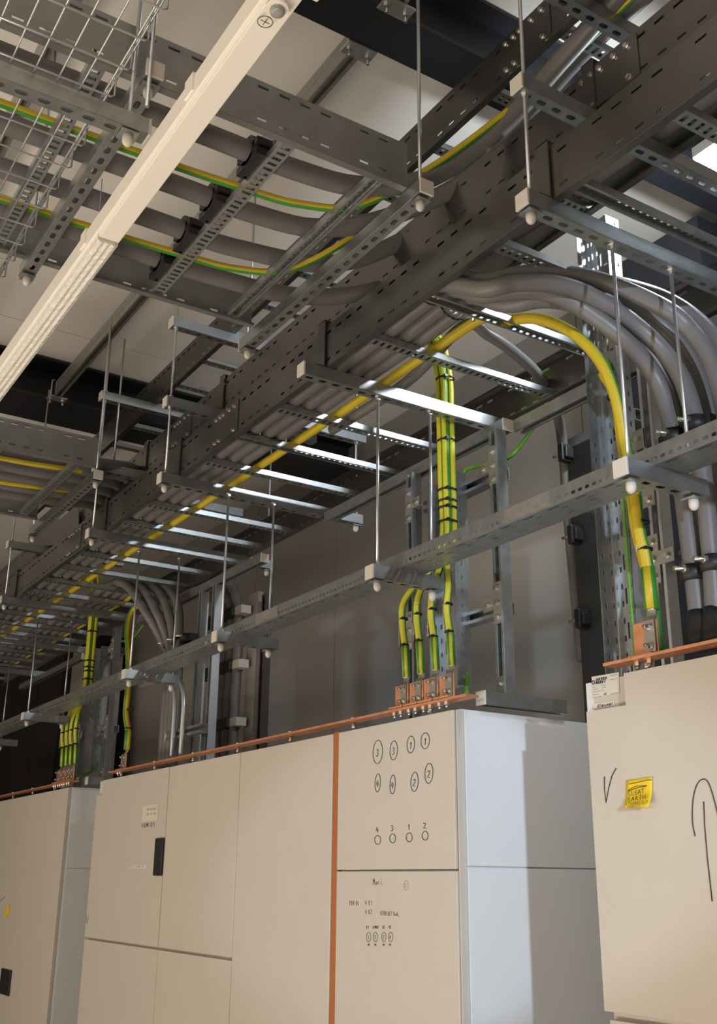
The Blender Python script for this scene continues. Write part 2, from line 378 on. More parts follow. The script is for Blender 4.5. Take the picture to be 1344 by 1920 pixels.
while x < x1:
    pts += [(x, .574, 1.705), (x+.045, .574, 1.705), (x+.055, .577, 1.745), (x+.095, .577, 1.745)]; x += .1
q.tube(pts, .0022, 6); q.build('zigzag_wire', ['zinc'], root)

# ------------------------------------------------------------------ ceiling channels with clamps
def dchan(x0, x1, y, label):
    root = thing('ceiling_channel', label, 'ceiling channel', (x0, y, 2.60))
    T = frame((0, 0, 0), (1, 0, 0), (0, -1, 0), (0, 0, -1))
    q = strutmesh(frame((0, 0, .041), (1, 0, 0), (0, -1, 0), (0, 0, -1)), x1-x0, False); q.build('channel', ['plate'], root, solid=.0024)
    q = strutmesh(frame((0, 0, .0435), (1, 0, 0), (0, 1, 0), (0, 0, 1)), x1-x0, False); q.build('back_channel', ['plate'], root, solid=.0024)
def clamp(x, y, s, label):
    root = thing('beam_clamp', label, 'beam clamp', (x, y, 2.59))
    q = MB(rel(root)); q.box((x-.03, y-.055, 2.588), (x+.03, y+.055, 2.597)); q.build('clamp_plate', ['zinc'], root, bevel=.002)
    for d in (-.036, .036):
        q = MB(rel(root)); q.hexa((x, y+d, 2.588), (x, y+d, 2.580), .010); q.cyl((x, y+d, 2.58), (x, y+d, 2.557), .0055, 10); q.build('u_bolt_leg', ['bolt'], root)
    q = MB(rel(root)); q.tube([(x, y-.036, 2.59), (x, y-.036, 2.70), (x, y-.02, 2.705)], .0045, 8); q.build('hook', ['zinc'], root)
dchan(-5.60, -2.39, 1.50, 'double back-to-back channel on the ceiling, running from the dark beam down to the left')
dchan(-2.19, .8, 1.50, 'double channel on the ceiling above the dark beam at the top edge')
dchan(-5.60, -2.39, .64, 'double channel on the ceiling seen behind the cream luminaire')
clamp(-2.40, 1.50, 1, 'zinc clamp plate at the lower edge of the dark beam')
clamp(-2.18, 1.50, -1, 'zinc clamp plate at the upper edge of the dark beam')
clamp(-5.62, 1.50, 1, 'clamp at the far end of the ceiling channel, left')

# ------------------------------------------------------------------ small perforated tray over the cabinets
TRX = [-1.62, -2.69, -3.82, -4.82, -6.50]
def smalltray():
    root = thing('perforated_tray', 'long narrow perforated cable tray hung above the cabinet tops', 'cable tray', (-10, 1.832, .932))
    x0, x1 = -10.0, .2; L = x1-x0; o = (x0, 1.832, .932)
    q = MB(rel(root))
    b1 = [(.03+.05*i, .0125) for i in range(int(L/.05))]; b2 = [(.04+.1*i, .02) for i in range(int(L/.1))]; b3 = [(.08+.1*i, .008) for i in range(int(L/.1))]
    q.plate(o, (1, 0, 0), (0, 1, 0), L, .108, [(.014, .0035, b2, True), (.033, .0035, [(a+.02, .013) for a, _ in b2], True), (.054, .010, [(.15+.4*i, .014) for i in range(int(L/.4))], True), (.075, .0035, b2, True), (.094, .003, b3, True)])
    q.plate(o, (1, 0, 0), (0, 0, 1), L, .046, [(.014, .0045, [(.03+.025*i, .0075) for i in range(int(L/.025))], True)])
    q.plate((x0, 1.94, .932), (1, 0, 0), (0, 0, 1), L, .046, [(.014, .0045, [(.03+.025*i, .0075) for i in range(int(L/.025))], True)])
    for yy, s in ((1.832, 1), (1.94, -1)): q.face([(x0, yy, .978), (x1, yy, .978), (x1, yy+s*.007, .978), (x0, yy+s*.007, .978)])
    q.build('tray_body', ['galv'], root, solid=.0016)
    for x in (-2.05, -3.55, -5.05):
        q = MB(rel(root)); q.box((x-.09, 1.8295, .936), (x+.09, 1.8308, .976)); q.build('joint_plate', ['plate'], root)
smalltray()
TL = ['short strut with cream end cap under the narrow tray at the right', 'short strut under the narrow tray in the middle, brightly lit end', 'short strut under the narrow tray left of the middle',
      'short strut under the narrow tray above the left cabinet', 'short strut under the narrow tray at the far left']
RT = [('front', 'back')]
for i, x in enumerate(TRX):
    strut('galvanised '+TL[i], 'y', 1.742, 2.02, (x, 0, .891), '-z', 's', 'struts under the narrow tray')
    w_ = ['at the right', 'in the middle', 'left of the middle', 'above the left cabinet', 'at the far left'][i]
    rod('front rod holding the narrow tray '+w_, x, 1.772, .870, 1.521, True, [(.932, 1), (1.521, -1)], group='rods of the narrow tray')
    rod('back rod holding the narrow tray '+w_, x, 1.985, .870, 1.521, True, [(.932, 1), (1.521, -1)], group='rods of the narrow tray')
strut('last short strut under the narrow tray at the left edge', 'y', 1.742, 2.10, (-7.9, 0, .891), '-z', 's', 'struts under the narrow tray')
rod('rod with white dome at the far left end of the narrow tray', -7.9, 1.985, .870, 1.521, True, [(.932, 1)], group='rods of the narrow tray')

# ------------------------------------------------------------------ cabinets
STROKES = {'1': [[(.3,.75),(.55,1),(.55,0)]], '2': [[(.1,.8),(.3,1),(.6,.95),(.7,.7),(.1,0),(.8,.02)]], '3': [[(.1,.9),(.4,1),(.7,.8),(.35,.55),(.75,.3),(.45,0),(.1,.1)]],
 '4': [[(.35,1),(.1,.4),(.7,.45)],[(.6,.8),(.55,0)]], 'C': [[(.8,.85),(.4,1),(.1,.5),(.3,.05),(.8,.1)]], 'L': [[(.15,1),(.1,0),(.7,.05)]], 'E': [[(.8,1),(.2,.95),(.1,0),(.8,0)],[(.15,.5),(.65,.55)]],
 'A': [[(0,0),(.45,1),(.8,0)],[(.15,.4),(.7,.4)]], 'T': [[(0,1),(.9,1)],[(.5,1),(.4,0)]], 'R': [[(.1,0),(.15,1),(.7,.85),(.2,.5),(.8,0)]], 'H': [[(.1,1),(.05,0)],[(.8,1),(.75,0)],[(.05,.5),(.8,.5)]],
 'B': [[(.1,0),(.1,1),(.6,.85),(.15,.55),(.7,.3),(.1,0)]], 'O': [[(.45,1),(.1,.5),(.4,0),(.8,.5),(.45,1)]], '0': [[(.45,1),(.15,.5),(.4,0),(.7,.5),(.45,1)]], 'M': [[(0,0),(.1,1),(.4,.4),(.75,1),(.8,0)]],
 'F': [[(.7,1),(.1,1),(.1,0)],[(.1,.5),(.6,.5)]], 'P': [[(.1,0),(.15,1),(.7,.8),(.15,.5)]], 'D': [[(.1,0),(.1,1),(.7,.6),(.1,0)]], 'U': [[(.1,1),(.2,.1),(.6,.1),(.75,1)]], 'V': [[(.1,1),(.35,0),(.7,1)]],
 '6': [[(.6,1),(.1,.4),(.4,0),(.7,.3),(.15,.4)]], 'S': [[(.7,.9),(.2,.9),(.6,.4),(.1,.05)]], 'W': [[(0,1),(.2,0),(.4,.7),(.6,0),(.85,1)]], 'N': [[(.05,0),(.1,1),(.7,0),(.75,1)]], 'I': [[(.4,1),(.4,0)]],
 'K': [[(.1,1),(.1,0)],[(.7,1),(.1,.5),(.75,0)]], 'Z': [[(.1,1),(.8,1),(.1,0),(.8,0)]], 'Y': [[(.1,1),(.4,.5),(.8,1)],[(.4,.5),(.35,0)]], 'i': [[(.4,.5),(.4,0)],[(.3,.95),(.6,1)]], 'r': [[(.2,.6),(.2,0)],[(.2,.4),(.6,.6)]],
 'a': [[(.6,.5),(.15,.4),(.2,0),(.6,.1),(.6,.55),(.7,0)]], 'h': [[(.15,1),(.15,0)],[(.15,.4),(.6,.45),(.65,0)]], 't': [[(.3,.9),(.3,0)],[(.05,.6),(.6,.65)]], '-': [[(.1,.5),(.7,.5)]], '/': [[(.1,0),(.7,1)]], ',': [[(.3,.1),(.2,-.2)]]}
def ink_strokes(strokes, Y=1.9988, ax='y', r=.0011, T=None):
    """strokes given in photo pixels, drawn on the door plane"""
    q = MB(T)
    for st in strokes:
        P = [on(x, y, ax, Y) for x, y in st]
        if len(P) > 1: q.tube(P, r, 5, (0,), True, ref=Vector((0, 1, 0)))
    return q
def write(txt, x, y, h, adv=.8, slope=0.0, lean=0.0):
    out = []
    for i, ch in enumerate(txt):
        if ch == ' ': x += h*adv*.7; continue
        for st in STROKES.get(ch, []): out.append([(x+px*h*adv*.85+lean*py*h, y-py*h+slope*(px*h*adv)) for px, py in st])
        x += h*adv; y += slope*h*adv
    return out
def ell(cx, cy, rx, ry, a0=0, a1=380, tilt=0, n=22):
    P = []
    for i in range(n+1):
        a = math.radians(a0+(a1-a0)*i/n); u, v = rx*math.cos(a), ry*math.sin(a); t = math.radians(tilt)
        P.append((cx+u*math.cos(t)-v*math.sin(t), cy+u*math.sin(t)+v*math.cos(t)))
    return [P]
ZT, ZB, ZS = .50, -EYE, -.292
def panel(root, name, x0, x1, z0, z1, m='cab', notch=None, y0=2.0, y1=2.02):
    q = MB(rel(root)); g = .0025
    x0 += g; x1 -= g; z0 += g; z1 -= g
    if notch:                                  # cut corner at the top left
        nx, nz = notch
        pts = [(x0, z0), (x1, z0), (x1, z1), (x0+nx, z1), (x0+nx, z1-nz), (x0, z1-nz)]
        q.face([(a, y0, b) for a, b in pts]); q.face([(a, y1, b) for a, b in pts][::-1])
        for i in range(6):
            a, b = pts[i], pts[(i+1) % 6]; q.face([(a[0], y0, a[1]), (a[0], y1, a[1]), (b[0], y1, b[1]), (b[0], y0, b[1])])
    else: q.box((x0, y0, z0), (x1, y1, z1))
    return q.build(name, [m], root, bevel=.002)
def cabinet(x0, x1, label, side=None, y1=3.0):
    root = thing('electrical_cabinet', label, 'cabinet', ((x0+x1)/2, 2.5, ZB))
    q = MB(rel(root)); q.box((x0+.002, 2.021, ZB), (x1-.002, y1, ZT)); q.build('body', ['cabside' if side else 'cab'], root)
    return root
def ink(o, st, mm='ink', r=.0011, T=None, Y=1.9988):
    root = o
    while root.parent: root = root.parent
    return ink_strokes(st, Y=Y, r=r, T=rel(root)).build('handwriting', [mm], o)
def handle(door, px0, py0, px1, py1):
    root = door
    while root.parent: root = root.parent
    a = on(px0, py0, 'y', 2.0); b = on(px1, py1, 'y', 2.0)
    q = MB(rel(root)); q.box((a.x, 1.988, b.z), (b.x, 2.0, a.z)); q.build('handle', ['black'], door, bevel=.004)
# left-most block
c = cabinet(-9.2, -7.06, 'cabinet at the far left edge with a black handle and a yellow sticker'); d = panel(c, 'door', -9.2, -7.06, ZS-1.3, ZT)
handle(d, 6, 1840-25, 18, 1868)
q = MB(rel(c)); P = [on(x, y, 'y', 1.998) for x, y in ((7, 1716), (17, 1692), (18, 1712), (10, 1720))]; q.face(P); q.build('yellow_sticker', ['note'], d, solid=.001)
ink(d, [[(0, 1690), (9, 1681)]])
c = cabinet(-7.06, -6.30, 'narrow plain cabinet left of the gap, its dark side in view', side=True); panel(c, 'door', -7.06, -6.30, ZB+.05, ZT)
q = MB(rel(c)); q.box((-6.2995, 2.03, .055), (-6.297, 3.0, .49)); q.box((-6.2995, 2.03, ZB), (-6.297, 3.0, .049)); q.build('side_panel', ['cabside'], c)
# main block
c = cabinet(-5.82, -4.063, 'wide double cabinet with a black handle and a small framed label plate')
dl = panel(c, 'door', -5.80, -4.808, ZS, ZT, notch=(.085, .072)); dr = panel(c, 'door', -4.808, -4.063, ZS, ZT)
panel(c, 'lower_door', -5.80, -4.808, -1.6, ZS-.006); panel(c, 'lower_door', -4.808, -4.063, -1.6, ZS-.006)
handle(dl, 295, 1572, 305, 1642)
q = MB(rel(c)); a = on(268, 1510, 'y', 1.997); b = on(295, 1538, 'y', 1.997); q.box((a.x, 1.996, b.z), (b.x, 2.0, a.z)); pl = q.build('label_plate', ['sticker'], dl, bevel=.001)
q = MB(rel(c)); q.box((a.x+.006, 1.9945, b.z+.008), (b.x-.006, 1.996, a.z-.008)); q.build('label_card', ['brown'], pl)
ink_strokes(write('IN B003', 274, 1520, 4, .75, -.1)+write('CE 0520', 274, 1529, 4, .7, -.1), Y=1.993, r=.0007, T=rel(c)).build('plate_print', ['faint'], pl)
ink(dl, write('FROM CE1', 266, 1552, 8, .40, -.12), r=.0009)
ink(dl, [[(161, 1712), (163, 1732), (166, 1716)]], 'faint')
q = MB(rel(c)); a = on(240, 1622, 'y', 1.998); b = on(275, 1629, 'y', 1.998); q.box((a.x, 1.9985, b.z), (b.x, 2.0, a.z)); q.build('paper_strip', ['sticker'], dl)
ink_strokes(write('THIS IS NEXT', 241, 1627, 3.5, .7), Y=1.998, r=.0006, T=rel(c)).build('strip_print', ['faint'], dl)
q = MB(rel(c)); q.box((-5.79, 2.014, .42), (-5.70, 2.0195, .496)); q.build('name_plate', ['sticker'], c)
c = cabinet(-4.063, -3.322, 'plain cream cabinet left of the orange strip'); panel(c, 'door', -4.063, -3.322, ZB+.05, ZT)
q = MB(); q.box((-3.3215, 2.002, ZB), (-3.287, 2.03, ZT+.003)); tag(q.build('foam_strip', ['orange'], bevel=.003), 'orange foam strip squeezed upright between two cream cabinets', 'foam strip')
c = cabinet(-3.286, -2.60, 'cream cabinet with handwritten numbers in circles and a brightly lit side', side=True)
SP = on(740, 1632, 'y', 2.0).z
du = panel(c, 'door', -3.286, -2.612, SP, ZT); dn = panel(c, 'lower_door', -3.286, -2.608, ZB+.05, SP)
q = MB(rel(c)); SZ = on(871, 1625, 'x', -2.6).z
q.box((-2.6, 2.03, SZ+.002), (-2.594, 3.0, ZT-.002)); q.build('side_panel', ['cabside'], c, bevel=.001)
q = MB(rel(c)); q.box((-2.6, 2.03, ZB), (-2.594, 3.0, SZ-.002)); q.build('side_panel', ['cabside'], c, bevel=.001)
q = MB(rel(c)); q.box((-2.606, 2.005, ZB), (-2.6, 2.028, ZT-.004)); q.build('edge_trim', ['cab'], c)
def mark(par, st, nm, r): ink_strokes(st, r=r, T=rel(c)).build(nm, ['ink'], par)
for t, x, y, rx, ry in (('3', 708, 1410, 9, 22), ('3', 738, 1407, 7, 18), ('1', 770, 1396, 7, 16), ('1', 797, 1389, 8, 15), ('4', 708, 1468, 5, 17), ('4', 736, 1471, 5, 18), ('2', 777, 1466, 7, 18), ('2', 804, 1450, 7.5, 19)):
    mark(du, ell(x, y, rx, ry, -80, 300, 3) + write(t, x-4, y+8, 13, .6, 0, .1), 'circled_number', .0010)
for t, x, y in (('4', 708, 1575), ('3', 736, 1572), ('1', 767, 1570), ('2', 797, 1567)):
    mark(du, ell(x, y, 5.5, 8.5) + write(t, x-4, y-14, 10, .8), 'numbered_circle', .0010)
mark(dn, write('Mari', 699, 1659, 11, .42), 'handwriting', .0006)
mark(dn, write('PDU 06', 655, 1698, 9, .36)+write('4', 684, 1698, 10, .5)+write('K1', 691, 1697, 8, .45), 'handwriting', .0005)
mark(dn, write('4', 684, 1715, 10, .5)+write('K2', 691, 1714, 8, .45)+write('OZVN ALT Bah,', 713, 1716, 8, .37, .05), 'handwriting', .0005)
for t, x, u, xu, xo in (('1', 691, 'K1', 687, 689), ('2', 703.5, 'B1M02', 699, 701.5), ('3', 719.5, 'K2', 717, 717), ('4', 732, 'V2', 729, 729)):
    mark(dn, ell(x, 1757, 4, 9, -80, 290)+write(t, x-2, 1761, 7, .5)+write(u, xu, 1741, 5, .45)+write('OK', xo, 1773, 3.5, .7), 'circled_number', .0006)
ink(dn, ell(761, 1660, 4, 9)+write('2', 758, 1664, 7, .6), 'faint', .0005)
# right block
c = cabinet(-2.035, -.55, 'cream cabinet at the right edge with a cut corner and a yellow note')
d = panel(c, 'door', -2.045, -.55, ZS, ZT+.004, notch=(.140, .080)); panel(c, 'lower_door', -2.030, -.55, -1.6, ZS-.012)
q = MB(rel(c)); q.box((-2.060, 2.0215, .33), (-1.9, 2.026, .500)); fp = q.build('corner_plate', ['cabside'], c)
def px_quad(root, pts, Y, mm, name, parent, solid=.0008):
    q = MB(rel(root)); q.face([on(x, y, 'y', Y) for x, y in pts]); return q.build(name, [mm], parent, solid=solid)
st_ = px_quad(c, ((1109, 1269), (1160, 1260.5), (1161, 1299), (1112, 1310)), 2.0195, 'sticker', 'rating_label', fp)
def wt(txt, x, y, h, adv, slope, mm, r, par, Y=2.0183): ink_strokes(write(txt, x, y, h, adv, slope), Y=Y, r=r, T=rel(c)).build('label_print', [mm], par)
wt('ANORD', 1117, 1277.2, 5.2, .86, -.17, 'blueink', .0010, st_); wt('MARDIX', 1117, 1283.0, 5.2, .74, -.17, 'blueink', .0010, st_)
ink_strokes(ell(1112, 1279.5, 2.3, 3.4), Y=2.0183, r=.0012, T=rel(c)).build('ring_logo', ['blueink'], st_)
ink_strokes([[(1111, 1289), (1116, 1288)], [(1126, 1285.5), (1135, 1284)], [(1111, 1293), (1121, 1291)], [(1127, 1290), (1136, 1288)], [(1112, 1298), (1125, 1295)], [(1127, 1294.5), (1132, 1293.5)], [(1112, 1303), (1122, 1301)], [(1113, 1308), (1128, 1305)], [(1144, 1301.5), (1160, 1298.5)], [(1144, 1275), (1158, 1272)], [(1144, 1267), (1158, 1264.5)]], Y=2.0183, r=.0005, T=rel(c)).build('label_lines', ['faint'], st_)
wt('CE', 1132, 1303.5, 3.6, .8, -.15, 'ink', .0005, st_)
ms = px_quad(c, ((1112, 1320), (1151, 1313.5), (1152, 1323), (1113, 1330)), 2.0193, 'white', 'maker_sticker', fp)
for k, (cc, dx, dy) in enumerate((('red', 0, 0), ('grn', 3.2, -.5), ('skyb', 0, 3.2), ('amb', 3.2, 2.7))):
    px_quad(c, ((1120+dx, 1321+dy), (1122.7+dx, 1320.5+dy), (1122.7+dx, 1323.2+dy), (1120+dx, 1323.7+dy)), 2.0180, cc, 'logo_square', ms, .0004)
wt('MiCrOSOFT', 1128, 1325.2, 4.2, .55, -.16, 'ink', .0005, ms, 2.0180)
ink(d, [[(1133, 1456), (1133, 1478), (1136, 1505), (1141, 1478), (1147, 1455), (1155, 1440)]], 'ink', .0012)
ink(d, [smooth_pts for smooth_pts in [[(p.x, p.y) for p in smooth([Vector((a, b, 0)) for a, b in ((1303, 1568), (1298, 1540), (1299, 1500), (1306, 1472), (1317, 1461), (1328, 1468), (1340, 1505), (1352, 1560), (1362, 1620))], 5)]]]+[[(1319, 1503), (1321, 1550), (1326, 1610), (1335, 1690)]], 'ink', .0012)
# yellow note with a curled lower edge
root = thing('sticky_note', 'yellow sticky note with handwriting on the right cabinet door', 'sticky note', tuple(on(1197, 1490, 'y', 1.998)))
q = MB(rel(root)); n = 8; g = []
for j in range(n+1):
    t = j/n; lx = 1174+ (0 if t < .6 else -(t-.6)**1.3*18); rx = 1221+(1.5 if t < .5 else 1.5-(t-.5)**1.6*24)
    yl = 1463.5+t*51; yr = 1456+t*57; dy = .001+max(0, t-.45)**2*.055
    g.append([q.av(on(lx+(rx-lx)*i/n, yl+(yr-yl)*i/n, 'y', 1.998-dy-(.004*(i/n)**2 if t > .5 else 0))) for i in range(n+1)])
for j in range(n):
    for i in range(n): q.f.append([g[j][i], g[j][i+1], g[j+1][i+1], g[j+1][i]]); q.m.append(0); q.sm.append(True)
note = q.build('paper', ['note'], root, solid=.0004)
def notewrite(st, Y, r): ink_strokes(st, Y=Y, r=r, T=rel(root)).build('handwriting', ['ink'], note)
notewrite([[(1178, 1470), (1195, 1467), (1210, 1463), (1222, 1462)], [(1178, 1481), (1192, 1474), (1212, 1473)], [(1177, 1483), (1195, 1477), (1211, 1474)]], 1.9945, .0007)
notewrite(write('CLEAT', 1177, 1492, 8.5, .74, -.16), 1.9905, .0007)
notewrite(write('EARTH', 1177, 1503, 8.5, .82, -.16), 1.984, .0007)
notewrite(write('STRAWMEN', 1173, 1510, 5, .85, -.14)+write('CONDUITS', 1176, 1515, 4.5, .70, -.1)+[[(1204, 1509), (1213, 1502)], [(1210, 1501), (1214, 1501), (1213, 1505)]], 1.973, .0004)

# ------------------------------------------------------------------ copper earth bars
def copperbar(x0, x1, label, z=.535):
    root = thing('copper_earth_bar', label, 'earth bar', (x0, 2.02, z))
    q = MB(rel(root))
    q.plate((x0, 2.003, z), (1, 0, 0), (0, 1, 0), x1-x0, .05, [(.025, .005, [(.03+.06*i, .005) for i in range(int((x1-x0)/.06))], True)]); q.build('bar', ['copper'], root, solid=.008)
    x = x0+.12
    while x < x1-.03:
        q = MB(rel(root)); q.cyl((x, 2.035, ZT), (x, 2.035, z-.004), .008, 8); q.build('standoff', ['bolt'], root)
        q = MB(rel(root)); q.hexa((x, 2.035, z+.004), (x, 2.035, z+.013), .011); q.build('bolt', ['bolt'], root)
        x += .46
copperbar(-5.66, -2.552, 'long copper earth bar along the top of the middle cabinets')
copperbar(-1.975, -.6, 'copper earth bar along the top of the right cabinet')
copperbar(-9.1, -6.28, 'copper earth bar along the top of the far left cabinets')
def lugset(root, x, ybar, ztop, lean, scale=1.0, ws=1.0):
    """copper upright, tinned lug and two bolts; returns the barrel top"""
    z = .543
    h = .092*scale; w2 = .041*ws
    q = MB(rel(root)); q.box((x-w2, ybar, z), (x+w2, ybar+.006, z+h)); q.box((x-w2, ybar-.028, z-.001), (x+w2, ybar+.006, z+.006)); q.build('copper_upright', ['copper'], root, bevel=.002)
    q = MB(rel(root)); cx = x+w2*.52; pw = w2*.42; y = ybar-.001
    prof = [(0.008, y, pw), (h*.98, y, pw), (h*1.14, y+.012, pw*.95), (h*1.30, y+.014, pw*.75)]
    for i in range(3):
        (z0, ya, wa), (z1, yb, wb) = prof[i], prof[i+1]
        V = [(cx-wa, ya-.006, z+z0), (cx+wa, ya-.006, z+z0), (cx+wb, yb-.006, z+z1), (cx-wb, yb-.006, z+z1), (cx-wa, ya, z+z0), (cx+wa, ya, z+z0), (cx+wb, yb, z+z1), (cx-wb, yb, z+z1)]
        for f in ((0,1,2,3),(7,6,5,4),(0,3,7,4),(1,5,6,2)): q.face([V[k] for k in f])
        if i == 0: q.face([V[0], V[4], V[5], V[1]])
    q.cyl((cx, y+.010, z+h*1.27), (cx, y+.010, z+h*1.45), pw*.80, 12)
    q.build('cable_lug', ['lug'], root, bevel=.0006)
    for zz in (.26, .78):
        q = MB(rel(root)); zc = z+h*zz
        q.cyl((cx, y-.006, zc), (cx, y-.009, zc), .0105, 14); q.hexa((cx, y-.009, zc), (cx, y-.018, zc), .0075); q.cyl((cx, y-.019, zc), (cx-.001, y-.027, zc), .0048, 10)
        q.build('bolt', ['bolt'], root)
    for dx_ in (-w2*.5, w2*.5):
        q = MB(rel(root)); q.hexa((x+dx_, ybar-.014, .531), (x+dx_, ybar-.014, .521), .009); q.cyl((x+dx_, ybar-.014, .521), (x+dx_, ybar-.014, .512), .005, 8); q.build('bolt', ['bolt'], root)
    return Vector((cx, y+.010, z+h*1.43))
def tie(root, c, r, axis=Vector((0, 0, 1)), head=Vector((.7, -.7, 0)), w_=.005):
    t = axis.normalized(); n = t.orthogonal().normalized(); b = t.cross(n); q = MB(rel(root))
    P = [c+r*(math.cos(a)*n+math.sin(a)*b) for a in [2*math.pi*i/16 for i in range(17)]]
    for s in (-1, 0, 1): q.tube([p+t*s*w_*.35 for p in P], .0016, 5)
    q.box(tuple(c+head*r*1.0-Vector((.004,)*3)), tuple(c+head*r*1.0+Vector((.004,)*3)))
    return q.build('cable_tie', ['tie'], root)
def tagplate(root, c, up, r):
    q = MB(rel(root)); o = c+Vector((-.6, -.8, 0)).normalized()*(r+.002)
    side = Vector((.8, -.6, 0))
    V = [o-side*.008-up*.045, o+side*.008-up*.045, o+side*.008+up*.045, o-side*.008+up*.045]; q.face(V)
    t = q.build('name_tag', ['brown'], root, solid=.0012)
    q = MB(rel(root)); o2 = o+Vector((-.6, -.8, 0))*.0012
    q.tube([o2-up*.025, o2+up*.025], .0008, 5); q.build('tag_print', ['stripe'], t)
YG = (0, 0, 0, 1); GY = (1, 1, 0, 1); ST = (0, 1, 0, 1, 0, 1)
def earth_cables(dx, where):
    # four earth cables fanned on their lugs, gathered and tied into a vertical bundle
    xs = (-2.941, -2.857, -2.776, -2.690)
    B = [(-2.768, 2.088), (-2.768, 2.116), (-2.740, 2.088), (-2.740, 2.116)]
    for i, x in enumerate(xs):
        root = thing('earth_cable', ('leftmost', 'second', 'third', 'rightmost')[i]+' of the four yellow green earth cables in the bundle '+where, 'earth cable', (x+dx, 2.03, .543), 'four-cable earth bundles')
        p0 = lugset(root, x+dx, 2.035, 0, 0, .86, .90)
        bx, by = B[i]; bx += dx
        q = MB(rel(root)); q.tube([p0-Vector((0, 0, .01)), p0+Vector((-.002, -.004, .10))], .0135, 18, (0, 1, 0, 1, 0, 1, 0, 1, 1)); q.build('heat_shrink', ['lemon', 'green'], root)
        pts = smooth([p0+Vector((-.002, -.004, .09)), p0+Vector((-.006, -.012, .17)), p0+Vector((.004, -.012, .25)), Vector((x*.45+(bx-dx)*.55+dx, 2.07, 1.0)), Vector((bx, by, 1.10)), Vector((bx, by, 1.3)), Vector((bx-.003, by, 1.55)), Vector((bx-.008, by, 1.72)), Vector((bx-.02, by-.03, 1.86)), Vector((bx-.09, by-.08, 1.93)), Vector((bx-.25, by-.12, 1.945)), Vector((bx-.6, by-.14, 1.945))], 8)
        q = MB(rel(root)); q.tube(pts, .0125, 16, (0, 0, 1, 1, 0, 0, 1, 0), twist=.7 if i % 2 else -.5, ref=Vector((0, 1, 0))); q.build('sheath', ['lemon', 'green'], root)
        tagplate(root, p0+Vector((-.006, -.008, .145)), Vector((0, 0, 1)), .013)
        tie(root, p0+Vector((-.003, -.006, .10)), .0145); tie(root, p0+Vector((-.002, -.010, .19)), .0145)
    for k, z in enumerate((1.16, 1.21, 1.235, 1.275, 1.46, 1.70)):
        root = tag(tie_obj(Vector((-2.754+dx, 2.102, z)), .0325), 'black cable tie around the earth cable bundle '+where, 'cable tie', 'ties on the earth bundle '+where)
def tie_obj(c, r):
    q = MB(Matrix.Translation(-c)); P = [c+r*Vector((math.cos(2*math.pi*i/20), math.sin(2*math.pi*i/20), 0)) for i in range(21)]
    for s in (-1, 0, 1): q.tube([p+Vector((0, 0, s*.002)) for p in P], .0018, 5)
    q.box((c.x+r*.7, c.y-r*.8, c.z-.005), (c.x+r*.7+.012, c.y-r*.8+.012, c.z+.005))
    o = q.build('cable_tie', ['tie']); o.location = c; return o
earth_cables(0, 'above the middle cabinet')
earth_cables(-3.69, 'above the far left cabinet')

# ------------------------------------------------------------------ fixing plates, posts and risers
def fixplate(T, holes, outline, label, grp):
    root = thing('fixing_plate', label, 'fixing plate', tuple(T.translation), grp)
    T2 = T.copy(); T2.translation = (0, 0, 0)
    q = MB(T2); top = [q.av((a, b, .003)) for a, b in outline]; bot = [q.av((a, b, -.002)) for a, b in outline]; n = len(outline)
    q.f += [top, bot[::-1]]+[[bot[i], bot[(i+1) % n], top[(i+1) % n], top[i]] for i in range(n)]; q.m += [0]*(n+2); q.sm += [False]*(n+2)
    q.build('plate', ['plate'], root)
    for a, b in holes:
        q = MB(T2); q.cyl((a, b, .003), (a, b, .0055), .0105, 14); q.hexa((a, b, .0055), (a, b, .013), .0088); q.build('bolt', ['bolt'], root)
VF = lambda x, y, z: frame((x, y, z), (1, 0, 0), (0, 0, 1), (0, -1, 0))       # plate facing the aisle: local x = world x, local y = up
def tee(x, y, z, s, label, grp): fixplate(VF(x, y, z), [(0, .05), (0, 0), (0, -.05), (s*.05, 0)], [(-.02, -.07), (.02, -.07), (.02, .07), (-.02, .07)] if s == 0 else
    ([(-.02, -.07), (.02, -.07), (.02, -.02), (.072, -.02), (.072, .02), (.02, .02), (.02, .07), (-.02, .07)] if s > 0 else [(-.02, -.07), (.02, -.07), (.02, .07), (-.02, .07), (-.02, .02), (-.072, .02), (-.072, -.02), (-.02, -.02)]), label, grp)
def ptray(root, name, T, L, W, cols, flange=.0, m='galv'):
    """perforated sheet, local x = up, local y = across"""
    q = MB(T); bands = []
    for c, k in cols:
        if k == 'r': us = [(.03+.05*i, .009) for i in range(int(L/.05))]; bands.append((c, .0035, us, True))
        if k == 'l': us = [(.05+.1*i, .024) for i in range(int(L/.1))]; bands.append((c, .0035, us, True))
        if k == 'x': us = [(.05+.075*i, .0038) for i in range(int(L/.075))]; bands.append((c, .0085, us, True))
    q.plate((0, 0, 0), (1, 0, 0), (0, 1, 0), L, W, bands)
    q.build(name, [m], root, solid=.0016)
